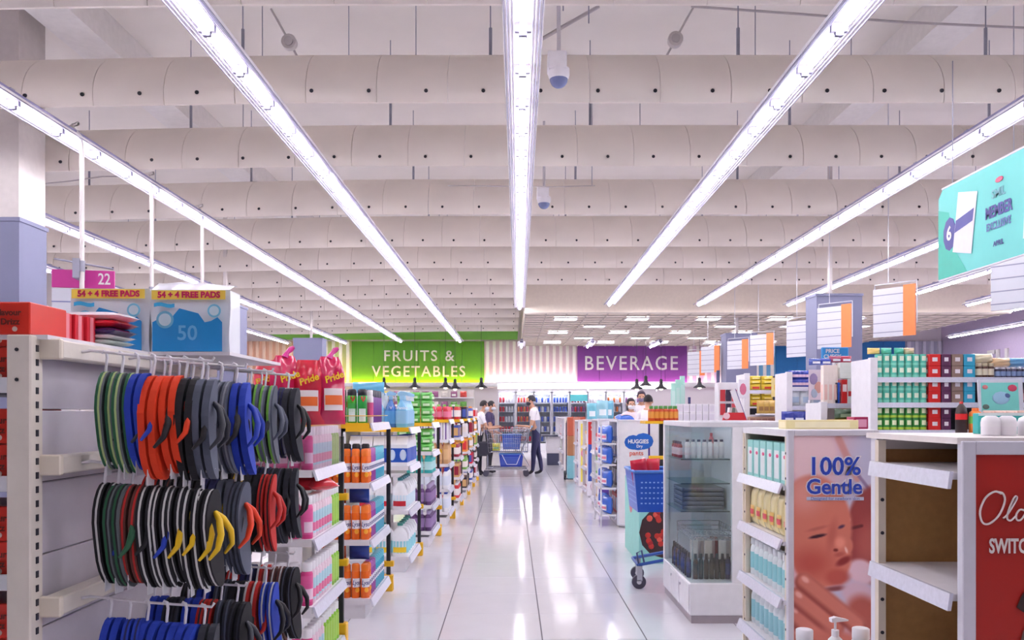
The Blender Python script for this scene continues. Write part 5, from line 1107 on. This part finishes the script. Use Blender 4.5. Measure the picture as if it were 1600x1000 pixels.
t = T('yellow_tray', 'yellow tray of orange bottles beside the logo panel', 'tray', (PX(1036, Y6), Y6, 1.19)); MK('tray_body', MB().rbox(-.2, .2, -.08, .3, 0, .03, .004), YEL, t); MK('leg', MB().box(-.02, .02, .1, .14, -1.19, 0), BLACK, t); MK('clip', MB().rbox(-.16, .05, -.06, -.03, -.38, -.34, .004), YEL, t)
ob = pr_bottle(.16, .028, (206, 76, 40), (70, 140, 60), (226, 150, 60), neck=.5, capf=.2)
for q in range(2):
    for i in range(6): spawn('orange_bottle', ob, (PX(1018 + 7.4 * i, Y6), Y6 - .03 + .09 * q, 1.221), 'orange bottle with green cap on the yellow tray, %s in the %s row' % (ORD[i], ('near', 'far')[q]), 'bottle', 'orange bottles')
# ------------------------------------------------------------------ people: one skinned body each
def person(label, loc, rz, h, pose, cloth, hair, mask=None, lean=0, hairstyle='short', skin=(206, 158, 132), scarf=None):
    """pose: dict of hand targets (local metres, x forward), elbows are set between; the figure faces +X before rz"""
    s = h / 1.70
    V = []; Rr = []; E = []; tag = []
    def v(p, r, t, par=None):
        V.append(Vector(p) * s); Rr.append(r * s); tag.append(t)
        if par is not None: E.append((par, len(V) - 1))
        return len(V) - 1
    lx = lambda z: math.sin(lean) * max(0, z - .9)             # forward lean above the hips
    pel = v((0, 0, .93), .125, 'pants')
    waist = v((lx(1.08), 0, 1.08), .118, 'shirt', pel); chest = v((lx(1.28), 0, 1.28), .135, 'shirt', waist); up = v((lx(1.40), 0, 1.40), .095, 'shirt', chest)
    nk = v((lx(1.46) + .012, 0, 1.465), .050, 'skin', up); hl = pose.get('head', .02)
    n2 = v((lx(1.50) + .03 + hl * .4, 0, 1.515), .055, 'skin', nk)
    h1 = v((lx(1.5) + .035 + hl, 0, 1.575), .078, 'skin', n2); h2 = v((lx(1.5) + .022 + hl, 0, 1.625), .082, 'skin', h1); h3 = v((lx(1.5) + .01 + hl, 0, 1.665), .062, 'skin', h2)
    fing = []
    for k, sd in (('l', 1), ('r', -1)):
        sh = v((lx(1.38), sd * .165, 1.375), .062, 'sleeve', up)
        hand = Vector(pose[k]); shp = V[sh] / s
        d = hand - shp; L = d.length; mid = shp + d * .52; mx = .585
        bend = math.sqrt(max(0, (mx / 2) ** 2 - (min(L, mx) / 2) ** 2)); mid += Vector((-.35, sd * .25, -.9)).normalized() * bend
        u2 = shp.lerp(mid, .55); a1 = v(u2, .047, 'sleeve', sh); el = v(mid, .040, 'skin', a1); f1 = v(mid.lerp(hand, .5), .036, 'skin', el); wr = v(hand, .025, 'skin', f1)
        dr = (hand - mid).normalized(); sidev = Vector((0, 1, 0)).cross(dr).cross(dr).normalized() if abs(dr.y) < .9 else Vector((1, 0, 0))
        side = dr.cross(Vector((0, 0, 1)))
        side = side.normalized() if side.length > .1 else Vector((0, 1, 0))
        pm = v(hand + dr * .05, .030, 'skin', wr)
        for q, (o, ln) in enumerate(((-.030, .060), (-.010, .075), (.010, .080), (.030, .065))):
            b0 = hand + dr * .085 + side * o; k1 = v(b0, .010, 'skin', pm); k2 = v(b0 + dr * ln * .5 + Vector((0, 0, -.01)), .0088, 'skin', k1); v(b0 + dr * ln * .85 + Vector((0, 0, -.032)), .0075, 'skin', k2)
        b0 = hand + dr * .035 - side * .035; k1 = v(b0, .011, 'skin', pm); v(b0 + dr * .04 - side * .02, .009, 'skin', k1)
    for sd, st in ((1, pose.get('step', .0)), (-1, -pose.get('step', .0))):
        hp = v((0, sd * .088, .88), .095, 'pants', pel); kn = v((st * .5 + .01, sd * .09, .49), .062, 'pants', hp); ca = v((st * .75 - .015, sd * .09, .33), .056, 'pants', kn)
        an = v((st - .02, sd * .09, .085), .042, 'pants', ca); ft = v((st + .05, sd * .095, .040), .034, 'shoe', an); v((st + .135, sd * .10, .028), .026, 'shoe', ft)
    me = bpy.data.meshes.new('body'); me.from_pydata(V, E, []); ob = bpy.data.objects.new('body', me); COL.objects.link(ob)
    md = ob.modifiers.new('skin', 'SKIN'); md.use_smooth_shade = True
    for i, sv in enumerate(me.skin_vertices[0].data): sv.radius = (Rr[i] * (1.12 if tag[i] == 'shirt' and i in (chest, waist) else 1), Rr[i]); sv.use_root = (i == pel)
    ob.modifiers.new('sub', 'SUBSURF').levels = 1
    dg = bpy.context.evaluated_depsgraph_get(); bm = bpy.data.meshes.new_from_object(ob.evaluated_get(dg)); bpy.data.objects.remove(ob); bpy.data.meshes.remove(me)
    order = ['skin', 'shirt', 'sleeve', 'pants', 'shoe', 'band']
    cols = dict(skin=skin, shirt=cloth['shirt'], sleeve=cloth.get('sleeve', cloth['shirt']), pants=cloth['pants'], shoe=cloth.get('shoe', (36, 34, 42)), band=cloth.get('band', cloth['shirt']))
    bm.materials.clear()
    for o in order: bm.materials.append(C(cols[o], .7))
    segs = [(V[a], V[b], tag[b] if tag[b] != 'skin' else tag[b]) for a, b in E]
    for p in bm.polygons:
        c = p.center; best = 1e9; bt = 'skin'
        for a, b, t_ in segs:
            ab = b - a; q = max(0, min(1, (c - a).dot(ab) / ab.length_squared)); d = (c - a - ab * q).length
            if d < best: best = d; bt = t_
        if bt in ('shirt', 'pants') : bt = 'shirt' if c.z > .95 * s else 'pants'
        if bt == 'shirt' and cloth.get('bandz') and cloth['bandz'][0] < c.z / s < cloth['bandz'][1]: bt = 'band'
        if c.z < .055 * s: bt = 'shoe'
        p.material_index = order.index(bt); p.use_smooth = True
    root = T('person', label, 'person', loc, rz)
    OB('body', bm, root)
    hx = (lx(1.5) + .012 + hl) * s; hz = 1.61 * s
    HM = C(hair, .6)
    hb = MB().ball((hx - .012, 0, hz + .012), .098 * s, .088 * s, .112 * s, 16, 10, 0, -.25, 1.0)
    if hairstyle == 'cap': hb.box(hx + .02, hx + .15, -.05, .05, hz + .04, hz + .055)
    if hairstyle == 'long': hb.ball((hx - .05, 0, hz - .09), .06 * s, .078 * s, .17 * s, 12, 8)
    if hairstyle == 'bun': hb.ball((hx - .12, 0, hz + .02), .045, .045, .045, 10, 6)
    hb.v = [(x, y, z) if not (x > hx + .045 * s and z < hz + .055 * s) else (hx + .045 * s, y, z) for x, y, z in hb.v]
    MK('hair', hb, HM, root)
    fc = MB().prism([(0, -.018), (.03, -.02), (.0, .025)], -.011, .011).move((hx + .082 * s, 0, hz - .02)); MK('nose', fc, C(skin, .6), root)
    for sd in (-1, 1):
        MK('eye', MB().ball((hx + .078 * s, sd * .031 * s, hz - .0), .007, .013, .007, 8, 6), C((40, 30, 30), .4), root)
        MK('ear', MB().ball((hx, sd * .083 * s, hz - .015), .016, .009, .028, 8, 6), C(skin, .6), root)
    if mask: MK('face_mask', MB().ball((hx + .035, 0, hz - .058), .066 * s, .074 * s, .052 * s, 14, 8), C(mask, .6), root)
    else: MK('mouth', MB().ball((hx + .085 * s, 0, hz - .065), .006, .022, .006, 8, 4), C((160, 80, 76), .5), root)
    return root
YP = 17.6
person('man in white and grey striped polo with dark mask at the trolley', (PX(838, YP), YP + .1, 0), R(180), 1.66, dict(l=(.33, .10, 1.06), r=(.30, -.14, 1.02), head=.045, step=.10), dict(shirt=(236, 232, 236), sleeve=(238, 234, 238), pants=(44, 44, 84), band=(132, 140, 160), bandz=(.90, 1.23), shoe=(30, 30, 40)), (38, 34, 44), (40, 40, 56), lean=.10)
person('shopper in white shirt and pale mask pushing the trolley', (PX(748, YP), YP - .05, 0), R(8), 1.55, dict(l=(.40, .12, 1.12), r=(.42, -.12, 1.1), head=.05, step=.06), dict(shirt=(236, 234, 240), sleeve=(236, 234, 240), pants=(34, 34, 44)), (36, 28, 32), (214, 222, 236), lean=.12)
person('shopper in dark floral top behind the trolley handle', (PX(765, YP + .6), YP + .6, 0), R(-12), 1.55, dict(l=(.2, .16, .95), r=(.16, -.24, .80), head=.04), dict(shirt=(62, 52, 92), sleeve=(70, 60, 100), pants=(36, 36, 46), band=(96, 84, 130), bandz=(1.2, 1.3)), (34, 28, 34), (226, 230, 240), hairstyle='bun')
person('dark-haired woman with a white mask behind the far counter', (PX(985, 15.2), 15.2, 0), R(-80), 1.56, dict(l=(.22, .14, 1.0), r=(.22, -.14, 1.0)), dict(shirt=(236, 222, 230), pants=(50, 48, 70)), (44, 30, 38), (232, 234, 240), hairstyle='long')
person('tall shopper in white with dark mask behind the counter', (PX(1002, 16.3), 16.3, 0), R(-95), 1.72, dict(l=(.22, .14, 1.0), r=(.22, -.14, 1.0)), dict(shirt=(238, 232, 238), pants=(50, 48, 70)), (60, 44, 66), (120, 110, 140))
person('cashier in white seen from behind, looking down', (PX(1011, 14.4), 14.4, 0), R(70), 1.60, dict(l=(.28, .12, 1.05), r=(.28, -.12, 1.05), head=.05), dict(shirt=(240, 234, 240), pants=(40, 40, 60)), (26, 22, 30), None, lean=.1)
# ------------------------------------------------------------------ shopping trolley with blue baskets
t = T('shopping_trolley', 'chrome wire shopping trolley between the two shoppers and the man', 'trolley', (PX(792, 17.4), 17.35, 0))
def wire_basket(x0, x1, y0, y1, z0, z1, tx=.05, st=.045):
    mb = MB(); r = .0032
    P = lambda f: (x0 + tx * (1 - f), x1 - .02 * (1 - f), y0 + .03 * (1 - f), y1 - .03 * (1 - f), z0 + (z1 - z0) * f)
    for f in (0, .2, .4, .6, .8, 1):
        a, b, c, d, z = P(f); mb.tube([(a, c, z), (b, c, z), (b, d, z), (a, d, z), (a, c, z), (b, c, z)], r * (2 if f == 1 else 1), 4)
    n = int((x1 - x0) / st)
    for k in range(n + 1):
        u = k / n
        q = lambda f, s: (P(f)[0] + (P(f)[1] - P(f)[0]) * u, P(f)[2 if s else 3], P(f)[4])
        mb.tube([q(1, 1), q(0, 1), q(0, 0), q(1, 0)], r, 4)
    n = int((y1 - y0) / st)
    for k in range(n + 1):
        u = k / n
        q = lambda f, s: (P(f)[0 if s else 1], P(f)[2] + (P(f)[3] - P(f)[2]) * u, P(f)[4])
        mb.tube([q(1, 1), q(0, 1), q(0, 0), q(1, 0)], r, 4)
    return mb
MK('wire_basket', wire_basket(-.42, .45, -.26, .26, .50, .96), CHROME, t)
MK('child_seat', wire_basket(.10, .44, -.22, .22, .72, 1.0, st=.06), CHROME, t)
for s in (-.24, .24): MK('side_frame', MB().tube([(-.45, s, .14), (.40, s, .14), (.46, s, .2), (.30, s, .5), (.50, s, 1.02)], .012, 6), CHROME, t)
MK('lower_tray', wire_basket(-.40, .40, -.22, .22, .16, .19), CHROME, t)
MK('handle', MB().cyl((.52, -.26, 1.03), (.52, .26, 1.03), .017, n=8), C((120, 180, 220), .35), t)
MK('front_post', MB().tube([(-.40, -.2, .14), (-.40, -.2, .5)], .01, 6), CHROME, t); MK('front_post', MB().tube([(-.40, .2, .14), (-.40, .2, .5)], .01, 6), CHROME, t)
for x in (-.43, .40):
    for y in (-.23, .23):
        c = MK('caster', MB().box(x - .02, x + .02, y - .012, y + .012, .06, .14), CHROME, t); MK('wheel', MB().cyl((x, y - .014, .062), (x, y + .014, .062), .062, n=16), C((70, 68, 84), .5), c)
bb = T('shopping_basket', 'blue plastic shopping basket on the trolley lower tray', 'basket', (PX(792, 17.4), 17.35, 0)); basket(bb, -.16, .34, -.2, .2, .20, .46, C((30, 60, 176), .35))
MK('handle', MB().tube([(-.1, -.2, .45), (.0, -.21, .25), (.2, -.21, .25), (.28, -.2, .45)], .008, 5), C((226, 226, 236), .35), bb)
b2 = T('shopping_basket', 'blue plastic shopping basket inside the trolley cage', 'basket', (PX(792, 17.4), 17.35, 0)); basket(b2, -.1, .30, -.2, .2, .56, .86, C((60, 92, 190), .35))
spawn('yellow_pack', pr_pouch(.16, .16, .1, (226, 220, 90), (120, 180, 90), None, seed=170), (PX(792, 17.4) - .22, 17.2, .53), 'yellow and green pack in the trolley cage', 'pack')
spawn('beige_pack', pr_pouch(.4, .07, .2, (206, 180, 160), None, seed=171), (PX(792, 17.4) - .1, 17.14, .462), 'beige packs lying across the trolley bottom', 'pack') if False else None
bt = T('black_bag', 'dark shoulder bag carried at the shoppers side', 'bag', (PX(757, 17.3), 17.2, 0)); MK('bag_body', MB().rbox(-.13, .13, -.06, .06, .42, .72, .03), C((40, 40, 54), .7), bt); MK('strap', MB().tube([(-.1, 0, .71), (-.06, 0, 1.0), (.06, 0, 1.0), (.1, 0, .71)], .01, 5), C((40, 40, 54), .7), bt)
# ------------------------------------------------------------------ drinks coolers along the back
BOT = {c: pr_bottle(.2, .036, c, (236, 232, 236), None, neck=.45, capf=.12)[0] for c in ((206, 40, 60), (230, 226, 232), (60, 90, 190), (226, 120, 60), (150, 90, 150))}
BN = {(206, 40, 60): 'red', (230, 226, 232): 'white', (60, 90, 190): 'blue', (226, 120, 60): 'orange', (150, 90, 150): 'purple'}
INN = M('cooler_interior', (240, 240, 246), .5); CL = M('cooler_lamp', (255, 252, 255), .5, emit=22, var=0)
nm = ['red', 'white', 'blue', 'orange', 'purple']
Yc = 28.6
for k in range(8):
    xa = PX(778, Yc) + .62 * k
    t = T('drinks_cooler', 'glass-door drinks cooler, %s from the produce end under the striped panel' % ORD[k], 'cooler', (xa, Yc, 0), group='drinks coolers')
    MK('cabinet_shell', MB().box(0, .03, 0, .7, 0, 2.05).box(.57, .60, 0, .7, 0, 2.05).box(0, .6, .66, .7, 0, 2.05).box(0, .6, 0, .7, 0, .28).box(0, .6, 0, .7, 2.0, 2.1), INN, t)
    MK('interior_lamp', MB().box(.05, .55, .04, .08, 1.96, 1.985), CL, t)
    d = MK('door_glass', MB().box(.03, .57, -.01, -.004, .3, 1.98), glass('cooler_glass', (246, 248, 250), .02), t)
    for a in ((.0, .03, .28, 2.0), (.57, .60, .28, 2.0)): MK('door_frame', MB().box(a[0], a[1], -.02, 0, a[2], a[3]), C((206, 206, 216), .3), d)
    MK('handle', MB().box(.53, .55, -.05, -.02, .9, 1.3), GREYC, d)
    if k == 4: MK('teal_header', MB().box(.0, .6, -.03, -.021, 1.72, 1.95), C((90, 190, 196), .4), t)
    for q, z in enumerate((.34, .68, 1.02, 1.36, 1.68)):
        MK('shelf', MB().box(.03, .57, .05, .6, z - .015, z), C((226, 226, 232), .4), t)
        for i in range(5):
            c = ([(206, 40, 60), (230, 226, 232)], [(206, 40, 60), (226, 120, 60)], [(60, 90, 190), (230, 226, 232)], [(60, 90, 190), (60, 90, 190)], [(206, 40, 60), (150, 90, 150)], [(230, 226, 232), (230, 226, 232)], [(226, 120, 60), (230, 226, 232)], [(150, 90, 150), (230, 226, 232)])[k][(i + q) % 2 if k != 0 else (0 if i < 2 or q < 2 else 1)]
            OB('drink_bottle', BOT[c], None, (xa + .09 + .1 * i, Yc + .1, z), None, '%s drink bottle, %s shelf up, %s across, in the %s cooler' % (BN[c], ORD[q], ORD[i], ORD[k]), 'bottle', 'bottles in the coolers')
lt = T('canopy_light', 'long bright white light canopy above the drinks coolers', 'light', (PX(920, 28.8), 28.75, 2.28)); MK('canopy', MB().rbox(-3.2, 3.2, -.1, .5, .05, .12, .01), WHITE, lt); MK('diffuser', MB().box(-3.15, 3.15, -.09, .45, -.12, .05), M('canopy_glow', (252, 248, 255), .5, emit=2, var=0), lt)
for x in (-2.4, 0, 2.4): MK('bracket', MB().box(x - .02, x + .02, .3, .4, -.2, .05), WHITE, lt)
# produce shelves and pendants before the green sign
t = T('produce_shelf', 'green and white produce shelves under the green sign', 'shelf unit', (-3.6, 28.2, 0)); MK('shelf_body', MB().box(-2.4, 2.3, .2, .6, 0, 2.1), C((214, 208, 204), .5), t)
for q, z in enumerate((.7, 1.1, 1.5, 1.85)): MK('shelf', MB().box(-2.4, 2.3, -.25 + .05 * q, .22, z - .04, z), WHITE, t)
rr = random.Random(3); n = 0
pc_ = [((90, 150, 60), 'green'), ((206, 60, 50), 'red'), ((226, 200, 80), 'yellow'), ((150, 90, 130), 'purple'), ((220, 214, 206), 'white')]
for q, z in enumerate((1.1, 1.5, 1.85)):
    for i in range(14):
        c, cn = pc_[rr.randrange(5)]
        spawn('produce_bag', pr_pouch(.22, .2, .14, c, (232, 232, 226) if i % 3 == 0 else None, seed=200 + c[0] % 7), (-5.8 + .32 * i, 28.1, z), '%s produce bag, %s shelf up, %s from the column' % (cn, ORD[q], ORD[i] if i < 13 else 'last'), 'bag', 'produce bags')
def pendant(x, y, label, Y=26.5):
    p = W(x, y, Y); t = T('pendant_lamp', label, 'pendant lamp', (p.x, p.y, p.z), group='black pendant lamps')
    MK('shade', MB().lathe([(.20, 0), (.19, .03), (.08, .10), (.05, .2)], 16), BLACK, t); MK('socket', MB().lathe([(.05, .2), (.05, .3), (.02, .33)], 10), BLACK, t)
    MK('bulb', MB().ball((0, 0, .02), .07, .07, .06, 10, 6), M('pendant_bulb', (255, 240, 214), .4, emit=3, var=0), t); MK('cord', MB().cyl((0, 0, .33), (0, 0, (ZC if p.x < .2 else 3.72) - p.z), .006, n=5), BLACK, t)
for k, (x, y) in enumerate(((600, 606), (648, 606), (696, 606), (711, 608), (752, 606), (995, 608), (1009, 603), (1033, 608), (1093, 606))):
    pendant(x, y, 'black pendant lamp, %s along the back wall from the green sign' % ORD[k], 26.5 + .3 * (k % 2))
# checkout table and dark bin far down the aisle
t = T('far_table', 'small white table with a dark panel near the coolers', 'table', (PX(866, 21), 21, 0)); MK('table_top', MB().box(-.32, .2, -.2, .3, .72, .76), C((90, 90, 110), .4), t); MK('table_body', MB().box(-.2, .2, -.1, .3, .3, .72), WHITE, t); MK('dark_panel', MB().box(-.18, .2, -.12, .3, 0, .3), C((70, 74, 100), .5), t)
# ------------------------------------------------------------------ hanging directory boards
ORG = C((236, 128, 60), .4); BRD = M('directory_board', (204, 204, 214), .4, var=.02)
def board(x, Y, label, w=.42, h=.66, tilt=-52, X=None, z1=3.0):
    px_ = PX(x, Y) if X is None else X
    t = T('hanging_board', label, 'sign', (px_, Y, z1), (0, 0, R(tilt)), group='hanging aisle boards')
    MK('panel', MB().rbox(-w / 2, w / 2, -.012, .012, -h, 0, .003), BRD, t); MK('orange_end', MB().box(w / 2, w / 2 + .16, -.014, .014, -h, .02), ORG, t)
    for k in range(5): MK('divider', MB().box(-w / 2, w / 2, -.014, -.012, -h * (k + .7) / 5.2 - .006, -h * (k + .7) / 5.2 + .006), C((140, 140, 164), .4), t)
    MK('hanger', MB().tube([(-w / 2 + .02, 0, .0), (-w / 2 + .02, 0, .06), (w / 2 + .18, 0, .06), (w / 2 + .18, 0, -.5)], .008, 5), C((206, 206, 216), .35), t)
    MK('drop_rod', MB().cyl((0, 0, .06), (0, 0, (ZC if Y < 20 else 3.71) - z1), .006, n=5), C((206, 206, 216), .35), t)
for k, (x, Y) in enumerate(((1584, 8.3), (1388, 11.3), (1296, 13.3), (1245, 15.3), (1185, 18.0), (1148, 19.5), (1106, 21.2), (1084, 23.0))):
    board(x, Y, 'white directory board with an orange end, %s from the teal banner' % ORD[k])
t = T('aisle_sign', 'magenta aisle sign numbered 22 above the pads packs', 'sign', (PX(128, 7.9), 7.9, 2.66), (0, 0, R(12)))
MK('magenta_panel', MB().rbox(-.26, .29, -.012, .012, -.17, 0, .003), C((190, 50, 140), .4), t); MK('white_panel', MB().rbox(-.26, .29, -.012, .012, -.6, -.175, .003), BRD, t)
TX('lettering', '22', .15, LET, t, (.2, -.014, -.085), sx=.75, bold=.002); TX('lettering', 'LACY', .07, LET, t, (-.235, -.014, -.09), (0, R(-90), 0)) if False else None
for k in range(3): MK('divider', MB().box(-.26, .29, -.014, -.012, -.31 - .13 * k, -.298 - .13 * k), C((120, 124, 170), .4), t)
MK('cross_arm', MB().tube([(-.24, 0, .10), (.28, .0, .02)], .009, 5), GREYC, t); MK('bracket', MB().box(-.03, .03, -.19, .0, -.1, .08), GREYC, t)
# bent white conduits hanging from the lamp row
for k, (x, Y, zb) in enumerate(((128, 7.75, 1.9), (237, 9.35, 1.9), (316, 10.8, 1.9))):
    X = PX(x, Y); a = MB(); xr = -4.15 + Y * SK
    z = 4.0
    a.tube([(xr - .0, Y, z - .02), (X - .22 if X - .22 > xr else xr + .05, Y, z - .0), (X - .1, Y, z - .02), (X - .02, Y, z - .12), (X, Y, z - .25), (X, Y, zb)], .022, 8)
    t = T('bent_conduit', 'white conduit pole bent over at the lamp row, %s from the flip-flops' % ORD[k], 'pole', (0, 0, 0)); MK('pipe', a, C((222, 214, 212), .4), t); MK('collar', MB().cyl((X, Y, 2.62), (X, Y, 2.72), .03, n=10), GREYC, t)
    MK('lower_pipe', MB().cyl((X, Y, 0), (X, Y, zb), .024, n=8), C((222, 214, 212), .4), t)
# teal banner
t = T('hanging_banner', 'teal hanging banner printed with white packs', 'banner', (3.4, 6.62, 2.36), (0, 0, R(-90)))
bw, bh = 2.1, .70
mb = MB().prism([(.0, .0), (bw, .0), (bw, bh), (.06, bh), (.0, bh - .06)], -.006, .006); MK('banner_sheet', mb, M('banner_teal', (96, 196, 190), .45, var=.06, scale=3), t)
MK('top_rail', MB().cyl((.05, 0, bh + .008), (bw, 0, bh + .008), .01, n=6), C((226, 224, 232), .35), t); MK('bottom_rail', MB().cyl((0, 0, -.006), (bw, 0, -.006), .008, n=6), C((226, 224, 232), .35), t)
MK('green_corner', MB().add([(0, -.008, 0), (.42, -.008, 0), (.24, -.008, .2), (.16, -.008, .5), (0, -.008, .55)], [(0, 1, 2, 3, 4)]), C((44, 178, 158), .45), t)
dk = C((64, 64, 140), .45)
dsc = MK('price_disc', MB().ball((.17, -.008, .33), .095, .003, .13, 18, 5), dk, t); TX('lettering', '6', .15, LET, dsc, (.17, -.013, .33), bold=.004)
pk = MK('pack_print', MB().add([(.22, -.011, .18), (.48, -.011, .12), (.56, -.011, .56), (.30, -.011, .62)], [(0, 1, 2, 3)]), C((214, 212, 230), .45), t); MK('pack_band', MB().add([(.25, -.013, .32), (.50, -.013, .36), (.52, -.013, .45), (.27, -.013, .41)], [(0, 1, 2, 3)]), dk, pk)
TX('lettering', 'SMIL', .085, C((110, 170, 180), .45), t, (.82, -.010, .48), bold=.002); TX('lettering', 'MEMBER', .115, dk, t, (.82, -.010, .36), bold=.004, sx=.75); TX('lettering', 'EXCLUSIVE', .075, C((90, 110, 170), .45), t, (.82, -.010, .26), bold=.002, sx=.8); TX('lettering', 'APRIL', .05, dk, t, (.82, -.010, .13), bold=.001)
MK('red_print', MB().ball((.83, -.010, .57), .05, .003, .02, 10, 4), C((214, 90, 120), .45), t)
sp = MK('strip_print', MB().add([(1.10, -.010, .10), (1.30, -.010, .08), (1.36, -.010, .62), (1.14, -.010, .64)], [(0, 1, 2, 3)]), C((220, 218, 232), .45), t)
for k in range(4): MK('strip_mark', MB().box(1.13, 1.23, -.013, -.011, .14 + .12 * k, .17 + .12 * k), C((170, 90, 130) if k % 2 else (90, 90, 150), .45), sp)
d2 = MK('price_disc', MB().ball((1.52, -.008, .34), .12, .003, .18, 18, 5), dk, t); TX('lettering', '1', .22, LET, d2, (1.52, -.013, .34), bold=.005)
for x in (.2, 1.1, 1.9): MK('drop_wire', MB().cyl((x, 0, bh), (x, 0, 1.66), .004, n=5), GREYC, t)
# ------------------------------------------------------------------ cameras, sounders and conduits under the slab
def dome_cam(x, y, Y, label):
    p = W(x, y, Y); t = T('dome_camera', label, 'security camera', p)
    MK('mount_box', MB().rbox(-.09, .06, -.08, .08, .06, .20, .01), C((238, 234, 240), .35), t); MK('collar', MB().lathe([(.075, .0), (.085, .03), (.085, .08)], 16), C((236, 232, 238), .35), t)
    MK('dome', MB().ball((0, 0, 0), .072, .072, .07, 16, 8, 0, -1, .05), C((120, 130, 176), .1), t); MK('drop_pipe', MB().cyl((0, 0, .2), (0, 0, 4.95 - p.z), .016, n=8), C((206, 200, 206), .4), t)
dome_cam(873, 124, 6.6, 'white dome camera beside the top of the centre tube row'); dome_cam(850, 318, 10.4, 'white dome camera farther along the centre tube row')
for k, (x, y, Y) in enumerate(((452, 66, 8.4), (1055, 62, 8.4))):
    p = W(x, y, Y); t = T('ceiling_sounder', 'round grey ceiling sounder on a slanting conduit, %s' % ('flip-flop side', 'banner side')[k], 'sounder', p); s = (1, -1)[k]
    MK('bell', MB().cyl((0, -.03, 0), (0, .04, 0), .075, n=18), C((206, 200, 198), .5), t); MK('bell_cap', MB().cyl((0, -.045, 0), (0, -.03, 0), .045, n=14), C((186, 180, 180), .5), t)
    MK('conduit', MB().tube([(s * .11, .05, -.2), (0, .05, 0), (-s * .13, .05, .24), (-s * .2, .05, .36)], .012, 6), C((196, 188, 188), .5), t)
for k, (pts, nm) in enumerate(((((1080, 10), (1250, 22), (1400, 34), (1610, 44)), 'long thin conduit crossing above the banner side tubes'), (((700, 290), (860, 292), (930, 290)), 'thin horizontal rod crossing the centre tube row'), (((845, 62), (890, 36), (936, 10)), 'slanting bracket arm near the upper dome camera'), (((70, 287), (110, 283), (160, 276), (230, 275)), 'thin cable crossing behind the bent conduits'))):
    Y = (8.2, 9.9, 8.1, 10.6)[k]; t = T('ceiling_conduit', nm, 'conduit', (0, 0, 0)); MK('pipe', MB().tube([W(x, y, Y) for x, y in pts], (.012, .006, .018, .008)[k], 6), C((190, 182, 184), .5), t)
for k, (x, Y, z0_) in enumerate(((650, 8.5, 4.75), (410, 8.6, 4.75), (880, 6.2, 4.3), (920, 6.4, 4.3), (1180, 8.3, 4.7), (545, 8.6, 4.7), (1330, 8.5, 4.7), (380, 10.6, 4.55), (925, 10.2, 4.1), (1000, 10.5, 4.6))):
    p = PX(x, Y); t = T('hanger_wire', 'thin hanging wire under the slab, %s of ten' % ORD[k], 'wire', (p, Y, z0_)); MK('wire', MB().cyl((0, 0, 0), (0, 0, ZC - z0_), .005, n=5), GREYC, t)
